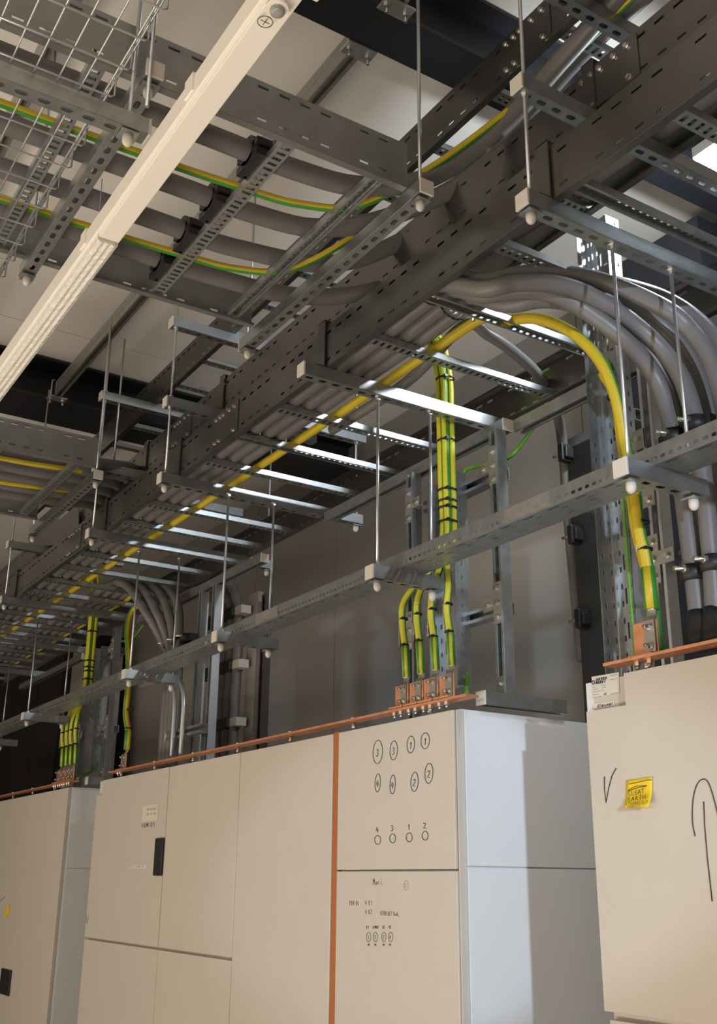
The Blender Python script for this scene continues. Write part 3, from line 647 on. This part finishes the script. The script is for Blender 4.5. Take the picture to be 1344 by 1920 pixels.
def earth_riser(dx, where, base=True):
    g = 'riser fixing plates '+where
    strut('upright strut post standing on the cabinet '+where, 'z', .562, 1.476, (-2.615+dx, 2.2375, 0), '+y', '', slots=True)
    if base:
        strut('short base strut lying on the cabinet top '+where, 'y', 2.10, 2.44, (-2.60+dx, 0, .5605), '+z', 's', slots=False)
    strut('second upright strut post behind the earth cables '+where, 'z', .505, 1.476, (-3.115+dx, 2.2375, 0), '+y', '', slots=True)
    for z in (1.34, .86):
        strut('horizontal strut between the two posts '+where, 'x', -3.09+dx, -2.64+dx, (0, 2.285, z), '+y', '', slots=False, group='cross struts '+where)
    tee(-2.615+dx, 2.194, 1.345, -1, 'upper T-shaped fixing plate with bolts on the post '+where, None); tee(-2.615+dx, 2.194, .862, -1, 'lower T-shaped fixing plate with bolts on the post '+where, None)
    tee(-3.115+dx, 2.194, 1.345, 1, 'upper T-plate on the post behind the earth cables '+where, None); tee(-3.115+dx, 2.194, .862, 1, 'lower T-plate on the post behind the earth cables '+where, None)
    fixplate(VF(-2.615+dx, 2.194, .595), [(0, .0)], [(-.02, -.03), (.02, -.03), (.02, .025), (-.02, .025)], 'small foot bracket of the post '+where, None)
    root = thing('vertical_tray', 'upright perforated cable tray behind the earth cables '+where, 'cable tray', (-2.9+dx, 2.22, .63))
    R = rel(root); zt = 1.40
    ptray(root, 'tray_base', R @ frame((-2.995+dx, 2.235, .625), (0, 0, 1), (1, 0, 0), (0, -1, 0)), zt-.625, .155, [(.018, 'r'), (.045, 'l'), (.078, 'x'), (.108, 'l'), (.137, 'r')])
    for xx in (-2.995, -2.84): ptray(root, 'tray_flange', R @ frame((xx+dx, 2.195, .625), (0, 0, 1), (0, 1, 0), (1, 0, 0)), zt-.625, .060, [(.028, 'r')])
    G = [on(a, b, 'y', yy) for a, b, yy in ((868, 892, 2.27), (890, 876, 2.29), (914, 869, 2.31), (940, 864, 2.33), (965, 848, 2.36), (1000, 800, 2.40), (1022, 755, 2.43), (1028, 730, 2.46))]
    tag(MBtube(smooth([(-2.60+dx, 2.045, .548), (-2.66+dx, 2.09, .575), (-2.80+dx, 2.205, .625), (-2.865+dx, 2.258, .72), (-2.89+dx, 2.262, .9), (-2.90+dx, 2.262, 1.2)]+[tuple(p+Vector((dx, 0, 0))) for p in G], 7), .0075, 10, 'lime', 'green_cable'), 'thin bright green cable behind the tray '+where, 'green cable')
def MBtube(pts, r, k, m, name, mats=None):
    q = MB(Matrix.Translation(-Vector(pts[0]))); q.tube(pts, r, k, mats or (0,)); o = q.build(name, [m] if isinstance(m, str) else m); o.location = pts[0]; return o
earth_riser(0, 'in the middle of the view'); earth_riser(-3.69, 'at the left')

# ------------------------------------------------------------------ grey power cables
def cable(label, pts, r=.025, grp=None, n=8, m=('cable',), mats=(0,), name='power_cable', k=16, cat='power cable', twist=0):
    P = smooth(pts, n); q = MB(Matrix.Translation(-P[0])); q.tube(P, r, k, mats, twist=twist); o = q.build(name, list(m)); o.location = P[0]; return tag(o, label, cat, grp)
def clampband(x, y, z, w_, h, label):
    """cable cleat: metal band with black liner edges around a trefoil of cables running along X"""
    root = thing('cable_cleat', label, 'cable cleat', (x, y, z), 'band cleats on the lowest ladder')
    def prof(e): return [(y+(w_/2+e)*math.cos(a), z+(h/2+e)*math.sin(a)) for a in [2*math.pi*i/20+.3 for i in range(20)]]
    for nm, mm, e, xa, xb in (('band', 'zinc', .003, x-.02, x+.02), ('liner', 'black', .0045, x-.026, x-.02), ('liner', 'black', .0045, x+.02, x+.026)):
        q = MB(rel(root)); P = prof(e)
        for i in range(20):
            a, b = P[i], P[(i+1) % 20]; q.face([(xa, a[0], a[1]), (xa, b[0], b[1]), (xb, b[0], b[1]), (xb, a[0], a[1])], 0, True)
        q.build(nm, [mm], root, solid=.002)
    q = MB(rel(root)); q.cyl((x, y+w_/2, z-h/2-.005), (x, y+w_/2, z+h/2), .005, 8); q.hexa((x, y+w_/2, z-.02), (x, y+w_/2, z-.008), .009); q.build('bolt', ['bolt'], root)
R0 = .0245
# rows on the lowest ladder: two trefoils + loose ones; three leave to the right riser, others continue
rows = [(1.600, 1.620), (1.652, 1.618), (1.626, 1.664), (1.712, 1.618), (1.764, 1.618), (1.738, 1.664)]
HUM = ['middle of front row', 'lowest of front row', 'highest of front row', 'lowest of back row', 'middle of back row', 'highest of back row']
near_end, back_end = 2.12, 2.215
arcs_px = [  # photo path of each arc from the cleats at the centre to the riser at the right
 [(905, 542), (965, 531), (1030, 531), (1089, 546), (1150, 580), (1200, 617), (1245, 660), (1277, 708), (1297, 765), (1310, 830), (1330, 1000), (1342, 1180)],
 [(903, 553), (965, 546), (1030, 551), (1089, 577), (1156, 625), (1200, 668), (1230, 712), (1249, 762), (1262, 820), (1281, 930), (1300, 1075), (1312, 1180)],
 [(905, 528), (965, 516), (1030, 512), (1089, 518), (1156, 537), (1245, 578), (1290, 615), (1328, 668), (1352, 740), (1366, 820), (1382, 1000), (1392, 1130)],
 [(950, 571), (1010, 562), (1060, 566), (1105, 582), (1160, 612), (1205, 650), (1242, 700), (1268, 755), (1287, 820), (1300, 900), (1322, 1040), (1335, 1150)],
 [(950, 563), (1010, 549), (1089, 546), (1156, 562), (1200, 582), (1245, 614), (1288, 665), (1315, 722), (1335, 800), (1350, 900), (1368, 1060), (1376, 1160)],
 [(950, 556), (1010, 538), (1089, 528), (1150, 533), (1200, 545), (1245, 561), (1292, 589), (1335, 630), (1366, 690), (1385, 780), (1405, 950), (1418, 1100)]]
yend = [near_end]*3+[back_end]*3
for i, (y, z) in enumerate(rows):
    A = arcs_px[i]; n = len(A); pts = [(-9.3, y, z), (-7, y, z), (-5, y, z), (-3.4, y, z), (-2.5, y, z), (-2.17, y, z+.002)]
    for j, (px, py) in enumerate(A):
        t = min(1, (j+1)/(n-4)); yy = y+(yend[i]-y)*(t*t*(3-2*t)); pts.append(tuple(on(px, py, 'y', yy)))
    cable('grey power cable arching down at the right from the lowest ladder, '+HUM[i], pts, R0, 'grey cables arching down at the right', n=6)
clampband(-2.175, 1.628, 1.640, .108, .098, 'metal cable cleat at the root of the arching grey cables, nearer the rail')
clampband(-2.205, 1.740, 1.640, .108, .098, 'metal cable cleat at the root of the arching grey cables, beside the yellow cable')
for x in (-2.79, -3.40, -4.01, -4.62, -5.23, -5.84, -6.45, -7.06):
    clampband(x+.03, 1.628, 1.640, .108, .098, 'small metal cleat around grey cables on the lowest ladder'); clampband(x+.03, 1.740, 1.640, .108, .098, 'small metal cleat around grey cables on the lowest ladder')
for k, (y, z) in enumerate(((2.0, 1.62), (2.052, 1.62), (2.11, 1.62), (2.16, 1.62))):
    cable('grey power cable bending down above the left cabinets, '+['first', 'second', 'third', 'fourth'][k]+' from the left', [(-9.3, y, z), (-8, y, z), (-7.2, y, z), (-6.3, y, z), (-5.95, y, z+.01), (-5.72+.03*k, y+.02, 1.60), (-5.50+.045*k, y+.05, 1.44), (-5.42+.05*k, 2.20, 1.15), (-5.40+.05*k, 2.2, .85), (-5.40+.05*k, 2.2, .55)], R0, 'grey cables bending down at the left')
# the long yellow earth cable
ypx = [(945, 601), (1000, 597), (1050, 611), (1095, 642), (1130, 686), (1152, 738), (1166, 800), (1178, 866), (1190, 930)]
pts = [(-9.3, 1.838, 1.612), (-7, 1.838, 1.612), (-5, 1.838, 1.612), (-3.4, 1.838, 1.612), (-2.8, 1.836, 1.612), (-2.45, 1.84, 1.620), (-2.25, 1.865, 1.638)]
for j, (px, py) in enumerate(ypx): pts.append(tuple(on(px, py, 'y', 1.87+.17*(j+1)/9)))
rootY = thing('earth_cable', 'long yellow green earth cable from the far left, arching down to the right cabinet', 'earth cable', (-1.9, 2.05, .543))
p0 = lugset(rootY, -1.865, 2.048, 0, 0, 1.0, 1.0)
pts += [tuple(on(1199, 1000, 'y', 2.045)), tuple(p0+Vector((-.004, -.004, .14))), tuple(p0+Vector((-.002, 0, .08)))]
q = MB(rel(rootY)); q.tube(smooth(pts, 6), .0165, 24, (1, 0, 0, 0, 0, 0, 0, 0, 0, 0, 0, 1)); q.build('sheath', ['yellow', 'green'], rootY)
q = MB(rel(rootY)); q.tube([p0-Vector((0, 0, .012)), p0+Vector((-.002, 0, .10))], .0185, 24, (1, 0, 0, 1, 1, 0, 0, 1, 1, 0, 0, 1)); q.build('heat_shrink', ['yellow', 'green'], rootY)
tagplate(rootY, p0+Vector((-.006, -.004, .19)), Vector((.02, 0, 1)), .0165); tie(rootY, p0+Vector((-.004, -.002, .15)), .019); tie(rootY, p0+Vector((-.006, -.002, .225)), .019)
pts2 = [tuple(on(1152, 742, 'y', 2.03)), tuple(on(1160, 800, 'y', 2.045)), tuple(on(1169, 866, 'y', 2.07)), tuple(on(1181, 930, 'y', 2.075)), tuple(on(1192, 1000, 'y', 2.08)), tuple(on(1213, 1080, 'y', 2.085)), tuple(on(1226, 1120, 'y', 2.09)), tuple(on(1233, 1180, 'y', 2.09)), tuple(on(1238, 1222, 'y', 2.09))]
cable('second yellow green cable strapped behind the arching yellow one', [tuple(on(1128, 700, 'y', 2.02))]+pts2, .012, n=6, m=('yellow', 'green'), mats=(1, 0, 0, 1), name='earth_cable', cat='earth cable')
tag(tie_obj(on(1153, 745, 'y', 2.0), .021), 'black cable tie high on the arching yellow cable', 'cable tie')
# single yellow cable at the left riser
rootL = thing('earth_cable', 'single yellow earth cable bending down over the left cabinet', 'earth cable', (-5.45, 2.05, .543))
p1 = lugset(rootL, -5.565, 2.048, 0, 0, .9, .9)
lp = [(264, 1131, 2.14), (252, 1140, 2.12), (243, 1158, 2.10), (239, 1190, 2.08), (241, 1230, 2.065), (240, 1290, 2.055), (236, 1335, 2.05)]
q = MB(rel(rootL)); q.tube(smooth([(-8.8, 2.19, 1.612), (-7.5, 2.19, 1.612), (-6.5, 2.19, 1.612), (-6.1, 2.185, 1.612), (-5.95, 2.17, 1.60)]+[tuple(on(a, b, 'y', yy)) for a, b, yy in lp]+[tuple(p1+Vector((0, 0, .08)))], 6), .016, 16, (1, 0, 0, 0, 0, 0, 0, 0)); q.build('sheath', ['yellow', 'green'], rootL)
q = MB(rel(rootL)); q.tube([p1-Vector((0, 0, .012)), p1+Vector((0, 0, .09))], .0175, 18, (0, 1, 0, 1, 0, 1)); q.build('heat_shrink', ['yellow', 'green'], rootL)
tie(rootL, p1+Vector((0, 0, .10)), .019); tie(rootL, p1+Vector((0, 0, .2)), .019)

# cables on the middle and highest ladders
for k, y in enumerate((1.80, 1.86, 1.93)):
    cable('grey power cable on the middle ladder, '+['nearest', 'middle', 'farthest'][k]+' of three', [(-9.3, y, 1.962), (-5, y, 1.962), (-2.5, y, 1.962), (-1.2, y, 1.962), (.3, y, 1.962)], R0, 'cables on the middle ladder')
# cables of the near crossing ladder; they sweep up onto the highest ladder
X5 = (-2.175, -2.42, -2.61, -2.80)
dest = (1.83, 1.90, 1.97, 2.06)
for k, x in enumerate(X5):
    xd = x+.16+.08*k if k < 2 else x+.1
    if k < 2:
        pts = [(x+.02, -1.1, 1.845), (x, .2, 1.845), (x, .9, 1.845), (x, 1.16, 1.845), (x+.02, 1.36, 1.86), (x+.09, 1.56, 1.93), (x+.22, dest[k]-.12, 2.08), (x+.42, dest[k]-.03, 2.24), (x+.66, dest[k], 2.325), (x+1.0, dest[k], 2.335), (.15, dest[k], 2.335)]
    else:
        pts = [(x, -1.1, 1.845), (x, .2, 1.845), (x, .9, 1.845), (x, 1.2, 1.845), (x+.03, 1.5, 1.855), (x+.14, 1.74, 1.90), (x+.40, 1.93, 1.96), (x+.8, 1.99, 1.968), (-.9, 1.995, 1.965), (.3, 1.995, 1.965)] if k == 3 else \
              [(x, -1.1, 1.845), (x, .2, 1.845), (x, .9, 1.845), (x, 1.2, 1.845), (x+.03, 1.55, 1.90), (x+.14, 1.85, 2.1), (x+.40, 2.05, 2.28), (x+.8, 2.10, 2.335), (-.9, 2.1, 2.335), (.15, 2.1, 2.335)]
    cable('grey power cable on the near crossing ladder, '+['topmost', 'second', 'third', 'lowest'][k]+' in the photo', pts, .029, 'grey cables of the near crossing ladder')
    # black cleat on the rung
    if True:
        root = thing('cable_cleat', 'black plastic cleat around the '+['topmost', 'second', 'third', 'lowest'][k]+' cable of the near crossing ladder', 'cable cleat', (x, 1.03, 1.845), 'black cleats on the near crossing ladder')
        q = MB(rel(root)); q.tube([(x, 1.01, 1.845), (x, 1.055, 1.845)], .043, 14); q.build('clamp_ring', ['black'], root)
        q = MB(rel(root)); q.box((x-.06, 1.01, 1.80), (x+.06, 1.055, 1.822)); q.box((x-.06, 1.01, 1.835), (x-.035, 1.055, 1.855)); q.box((x+.035, 1.01, 1.835), (x+.06, 1.055, 1.855)); q.build('clamp_base', ['black'], root)
        q = MB(rel(root)); q.cyl((x-.05, 1.032, 1.80), (x-.05, 1.032, 1.90), .005, 8); q.hexa((x-.05, 1.032, 1.868), (x-.05, 1.032, 1.878), .009); q.build('stud', ['bolt'], root)
for k, x in enumerate((-2.33, -2.735)):
    cable('thin yellow green cable on the near crossing ladder, '+['upper', 'lower'][k], [(x, -1.1, 1.83), (x, .3, 1.83), (x, .8, 1.835), (x+.02, 1.06, 1.83), (x+.06, 1.22, 1.815), (x+.13, 1.38, 1.83), (x+.26, 1.54, 1.94), (x+.40, 1.70, 2.10), (x+.52, 1.82, 2.24), (x+.9, 1.86, 2.32)], .0115, None, m=('yellow', 'green'), mats=(0, 0, 0, 1, 1, 1, 0, 0), name='earth_cable', cat='earth cable')
for k in range(6):
    x = -4.62-.13*k
    cable('grey power cable sagging on the far crossing ladder, '+['first', 'second', 'third', 'fourth', 'fifth', 'sixth'][k]+' from its near rail', [(x, -1.1, 1.85), (x, .4, 1.85), (x, .9, 1.85), (x-.01, 1.2, 1.85), (x-.06, 1.48, 1.88), (x-.22, 1.72, 1.95), (x-.5, 1.84, 1.965), (x-1.0, 1.88, 1.965)], .026, 'grey cables of the far crossing ladder')
for k, x in enumerate((-4.70, -5.02)):
    cable('yellow green cable sagging over the far crossing ladder, '+['upper', 'lower'][k], [(x, -1, 1.83), (x, .5, 1.83), (x-.02, .85, 1.822), (x-.01, 1.1, 1.815), (x-.02, 1.3, 1.83), (x-.12, 1.5, 1.88)], .0115, None, m=('yellow', 'green'), mats=(0, 0, 1, 0), name='earth_cable', cat='earth cable')
# sloping offset piece of rail between ladders at left
root = thing('ladder_offset_joint', 'angled ladder side rail piece with bolts left of the fourth strut', 'ladder joint', (-5.2, 1.70, 1.90))
q = MB(rel(root)); A = [on(a, b, 'y', 1.72) for a, b in ((52, 1000), (76, 975), (120, 972), (148, 950), (148, 1010), (125, 1020), (82, 1024), (60, 1048))]
q.face(A); q.build('plate', ['rail'], root, solid=.003)

# ------------------------------------------------------------------ right riser: tall tray, posts, cleats
root = thing('vertical_tray', 'tall upright perforated tray right of the dark trunking', 'cable tray', (-2.15, 2.25, .52))
R = rel(root); H = 1.50
ptray(root, 'tray_base', R @ frame((-2.131, 2.21, .52), (0, 0, 1), (1, 0, 0), (0, -1, 0)), H, .092, [(.012, 'r'), (.026, 'l'), (.048, 'r'), (.062, 'l'), (.078, 'x')])
ptray(root, 'tray_flange', R @ frame((-2.038, 2.21, .52), (0, 0, 1), (0, 1, 0), (1, 0, 0)), H, .056, [(.040, 'r')], m='zinc')
ptray(root, 'tray_flange', R @ frame((-2.131, 2.17, .52), (0, 0, 1), (0, 1, 0), (1, 0, 0)), H, .04, [(.02, 'r')])
q = MB(R); q.face([(-2.095, 2.21, .52), (-2.095, 2.195, .52), (-2.095, 2.195, .52+H), (-2.095, 2.21, .52+H)]); q.build('joint_lip', ['zinc'], root, solid=.002)
cable('green cable running down inside the tall perforated tray', [(-2.045, 2.20, .45), (-2.045, 2.20, .8), (-2.046, 2.20, 1.2), (-2.05, 2.20, 1.45), (-2.10, 2.24, 1.6), (-2.06, 2.35, 1.8)], .0045, m=('lime',), name='green_cable', cat='green cable', k=10)
q = MB(); q.box((-2.665, 2.60, .40), (-2.497, 2.74, 1.52)); tag(q.build('cable_trunking', ['trunk'], bevel=.003), 'dark grey vertical trunking left of the tall perforated tray', 'trunking')
cable('grey cable running down along the left edge of the dark trunking', [(-3.2, 1.90, 1.617), (-2.7, 1.90, 1.617)]+[tuple(on(a, b, 'y', yy)) for a, b, yy in ((868, 612, 1.90), (915, 628, 1.98), (965, 662, 2.12), (1010, 706, 2.28), (1040, 762, 2.45), (1054, 830, 2.58), (1068, 1000, 2.62), (1091, 1240, 2.62))], .019)
for k, (px, py) in enumerate(((1058, 852), (1076, 1005), (1090, 1162))):
    p = on(px, py, 'y', 2.58); root = thing('cable_cleat', 'black cleat with a protruding stud on the dark trunking, '+['upper', 'middle', 'lower'][k], 'cable cleat', tuple(p), 'cleats on the dark trunking')
    q = MB(rel(root)); q.box((p.x-.015, 2.56, p.z-.022), (p.x+.03, 2.60, p.z+.022)); q.box((p.x-.005, 2.55, p.z-.034), (p.x+.02, 2.60, p.z+.034)); q.build('clamp_block', ['black'], root, bevel=.004)
    q = MB(rel(root)); q.cyl((p.x-.045, 2.565, p.z), (p.x, 2.575, p.z), .005, 8); q.hexa((p.x-.02, 2.57, p.z), (p.x-.01, 2.573, p.z), .01); q.build('stud', ['bolt'], root)
strut('short strut with a beam clamp above the dark trunking', 'x', -2.70, -2.35, (0, 2.62, 1.545), '-y', '', slots=False)
strut('upright strut post beside the arching yellow cable', 'z', .505, 1.476, (-1.932, 2.241, 0), '+y', '', slots=True, m='zinc')
strut('upright strut post standing behind the right grey cables', 'z', .505, 1.476, (-1.36, 2.241, 0), '+y', '', slots=True)
tee(-1.945, 2.196, .845, 1, 'T-shaped fixing plate with four bolts on the right post', None)
fixplate(VF(-1.945, 2.196, 1.03), [(0, -.01)], [(-.022, -.03), (.022, -.03), (.022, .03), (-.022, .03)], 'small angle bracket below the cross strut on the right post', None)
fixplate(VF(-1.965, 2.196, 1.13), [(0, -.005)], [(-.022, -.03), (.022, -.03), (.022, .03), (-.022, .03)], 'angle bracket above the cross strut on the right post', None)
fixplate(VF(-1.965, 2.196, 1.21), [(0, .0)], [(-.022, -.03), (.022, -.03), (.022, .03), (-.022, .03)], 'single bolt plate high on the right post', None)
fixplate(VF(-1.90, 2.196, .515), [(0, .0)], [(-.03, -.02), (.03, -.02), (.03, .02), (-.03, .02)], 'foot bracket of the right post under the copper bar', None)
strut('cross strut between the tall tray and the right post', 'x', -2.2, -1.955, (0, 2.238, 1.08), '+y', '', slots=False)
strut('cross strut carrying the black cable cleats at the right', 'x', -1.90, -.9, (0, 2.285, .845), '+y', '', slots=False)
strut('upper cross strut carrying cable cleats behind the narrow tray', 'x', -1.90, -.9, (0, 2.30, 1.19), '+y', '', slots=False)
def vcleat(px, py, y, label, s=1.0):
    p = on(px, py, 'y', y); root = thing('cable_cleat', label, 'cable cleat', tuple(p))
    q = MB(rel(root)); q.tube([p-Vector((0, 0, .02)), p+Vector((0, 0, .02))], .034, 14); q.build('clamp_ring', ['black'], root)
    q = MB(rel(root)); q.box((p.x-.05, p.y-.005, p.z-.02), (p.x+.05, p.y+.04, p.z+.02)); q.build('clamp_base', ['black'], root, bevel=.003)
    q = MB(rel(root)); q.cyl((p.x-.01, p.y-.06, p.z+.008), (p.x+.01, p.y-.005, p.z+.008), .0065, 10); q.hexa((p.x, p.y-.036, p.z+.008), (p.x+.003, p.y-.024, p.z+.008), .012); q.build('bolt', ['bolt'], root)
vcleat(1300, 1076, 2.12, 'black cleat with a large bolt around the grey cable at the lower right')
vcleat(1337, 1058, 2.12, 'black cleat cut by the right edge of the view')
vcleat(1263, 822, 2.12, 'upper black cleat with a bolt, just above the narrow tray')
vcleat(1304, 798, 2.12, 'upper black cleat at the right edge above the narrow tray')
for k, (px, py, lb) in enumerate(((1312, 1178, 'left'), (1341, 1172, 'right'))):
    p = on(px, py, 'y', 2.12); q = MB(Matrix.Translation(-p)); q.tube([p+Vector((0, 0, .045)), p+Vector((0, 0, .02)), p-Vector((0, 0, .02)), p-Vector((0, 0, .06))], [.026, .030, .038, .042], 16)
    o = q.build('cable_boot', ['black']); o.location = p; tag(o, 'black boot where a grey cable enters the right cabinet, '+lb+' one', 'cable boot')
for k, (px, py, y) in enumerate(((1297, 1142, 2.113), (1337, 1158, 2.113))):
    p = on(px, py, 'y', y); root = thing('cable_marker', 'cream name tag strapped to the '+['left', 'right'][k]+' grey cable above the right cabinet', 'name tag', tuple(p))
    tagplate(root, p+Vector((.008, .012, 0)), Vector((.06, 0, 1)).normalized(), .012)
    for dz in (-.038, .038): tie(root, p+Vector((.012+dz*.06, .027, dz)), .0262)

# ------------------------------------------------------------------ left riser details
for k, (px, a, b) in enumerate(((372, 1120, 1420), (398, 1105, 1400))):
    p = on(px, 1300, 'y', 2.3); strut('upright '+['left', 'right'][k]+' one of two bright strut posts between the grey cables at left', 'z', .505, 1.476, (p.x, 2.32, 0), '+y', '', slots=True, m='zinc')
strut('short horizontal strut with a white cap holding two bright conduits at left', 'x', -5.30, -4.86, (0, 2.21, .70), '+y', 's', slots=False)
for k in range(2):
    a = on(330+12*k, 1290, 'y', 2.15)
    cable('bright metal conduit bending down over the left cabinet, '+['left', 'right'][k], [(a.x-.45, 2.12, 1.0+.02*k), (a.x-.2, 2.14, 1.0+.02*k), (a.x-.07, 2.15, .965+.02*k), (a.x-.01+.03*k, 2.15, .88), (a.x+.03*k, 2.15, .7), (a.x+.03*k, 2.15, .58)], .012, m=('zinc',), name='metal_conduit', cat='conduit', k=12)
for k in range(3):
    p = on(310+18*k, 1150, 'y', 2.2); vcleat(316+17*k, 1210-7*k, 2.2, 'black cleat on the '+['left', 'middle', 'right'][k]+' grey cable of the left riser')
for k in range(4):
    x = -5.47+.085*k
    cable('thick grey cable dropping behind the strut posts at left, '+['first', 'second', 'third', 'fourth'][k]+' from the left', [(x-.45, 2.42, 1.70), (x-.2, 2.48, 1.66), (x-.05, 2.52, 1.5), (x, 2.52, 1.3), (x, 2.52, .9), (x, 2.52, .5)], .028, 'thick cables behind the left strut posts')
for k, z in enumerate((1.40, 1.10, .79)):
    root = thing('cleat_bar', 'black cleat bar with white end piece across the thick cables at left, '+['top', 'middle', 'bottom'][k], 'cable cleat', (-5.4, 2.5, z), 'black cleat bars at left')
    q = MB(rel(root)); q.box((-5.62, 2.47, z-.03), (-5.21, 2.56, z+.03)); q.build('bar', ['black'], root, bevel=.01)
    q = MB(rel(root)); q.box((-5.21, 2.49, z-.022), (-5.13, 2.55, z+.022)); q.build('end_piece', ['white'], root)
q = MB(); q.box((-5.20, 2.57, .5), (-5.09, 2.6, 1.50)); tag(q.build('cover_strip', ['wall']), 'beige upright cover strip right of the thick cables at left', 'cover strip')
strut('tall upright channel at the edge of the beige wall, left of the middle', 'z', -.2, 1.46, (-5.0, 2.6, 0), '+y', '', slots=False, m='rail')
q = MB(); q.box((-2.95, 3.16, -EYE), (-2.42, 3.58, 2.599)); tag(q.build('steel_column', ['beam']), 'dark steel column behind the right cables, under the roof beam', 'column')
# dark equipment beyond the far cabinets
root = thing('black_rack', 'black rack row in shadow at the far left behind the cabinets', 'rack', (-11.2, 3.0, -EYE))
q = MB(rel(root)); q.box((-12.9, 2.97, -EYE), (-9.78, 3.55, 2.2)); q.build('body', ['blackmetal'], root)
for k in range(4):
    q = MB(rel(root)); x = -12.88+.775*k; q.box((x, 2.95, -1.6), (x+.76, 2.968, 2.15)); q.build('door', ['blackmetal'], root)
q = MB(); q.box((-9.76, 3.02, -EYE), (-9.45, 3.4, 2.0)); tag(q.build('boxed_pillar', ['wall'], bevel=.01), 'beige boxed pillar beside the black rack row', 'pillar')

# ------------------------------------------------------------------ linear luminaires
root = thing('linear_luminaire', 'long cream linear luminaire crossing the upper left', 'luminaire', (-4, .684, 1.5))
q = MB(rel(root)); q.box((-12.5, .654, 1.508), (-.3, .714, 1.562)); q.build('trunking', ['lamp'], root, bevel=.003)
q = MB(rel(root)); q.box((-2.262, .662, 1.498), (-1.325, .714, 1.507)); q.build('blank_cover', ['lamp'], root, bevel=.002)
q = MB(rel(root)); q.box((-1.32, .640, 1.490), (-.3, .736, 1.507)); em = q.build('emergency_module', ['lamp'], root, bevel=.003)
q = MB(rel(root)); c_ = on(520, 12, 'z', 1.489); q.cyl(c_, c_-Vector((0, 0, .008)), .021, 20); q.build('lens_ring', ['lamp'], em)
q = MB(rel(root)); q.dome(c_-Vector((0, 0, .008)), .014, .012); q.build('spot_lens', ['glassy'], em)
q = MB(rel(root)); c_ = on(497, 41, 'z', 1.4885); P = [c_+.014*Vector((math.cos(a*math.pi/12), math.sin(a*math.pi/12), 0)) for a in range(25)]; q.tube(P, .0008, 5)
q.tube([c_-Vector((.009, 0, 0)), c_+Vector((.009, 0, 0))], .0007, 5); q.tube([c_-Vector((0, .009, 0)), c_+Vector((0, .009, 0))], .0007, 5); q.build('printed_symbol', ['ink'], em)
q = MB(rel(root)); x0, x1 = -12.5, -2.266
prof = [(.660, 1.508), (.662, 1.492), (.672, 1.488), (.680, 1.491), (.688, 1.488), (.696, 1.491), (.704, 1.488), (.713, 1.492), (.714, 1.508)]
for i in range(8):
    a, b = prof[i], prof[i+1]; q.face([(x0, a[0], a[1]), (x1, a[0], a[1]), (x1, b[0], b[1]), (x0, b[0], b[1])])
q.face([(x1, a, b) for a, b in prof]); q.build('ribbed_diffuser', ['lens'], root)
q = MB(rel(root)); q.tube([(-2.35, .684, 1.56), (-2.36, .684, 1.738)], .0012, 6); q.build('hanging_wire', ['zinc'], root)
for x in (-1.7, -2.36, -3.6):
    q = MB(rel(root)); q.box((x-.02, .650, 1.52), (x+.02, .656, 1.565)); q.build('clip', ['lamp'], root)
root = thing('work_light', 'lit white work light glaring at the right edge behind the ladders', 'work light', (-1.76, 2.54, 2.2))
q = MB(rel(root)); q.box((-1.865, 2.445, 2.222), (-1.655, 2.645, 2.262)); q.build('housing', ['lamp'], root, bevel=.003)
q = MB(rel(root)); q.box((-1.855, 2.445, 2.150), (-1.662, 2.64, 2.221), 1); q.box((-1.862, 2.448, 2.152), (-1.856, 2.64, 2.221), 0); q.build('lit_diffuser', ['glow', 'softglow'], root)
q = MB(rel(root)); q.box((-1.661, 2.445, 2.150), (-1.655, 2.645, 2.222)); q.build('side_cover', ['lamp'], root)
rod('thin hanger of the lit work light', -1.76, 2.54, 2.262, ZC, False, r=.003)

# ------------------------------------------------------------------ lift everything to the real floor height
for o in list(C.objects):
    if o.parent is None and o.type not in ('CAMERA', 'LIGHT'): o.location.z += EYE
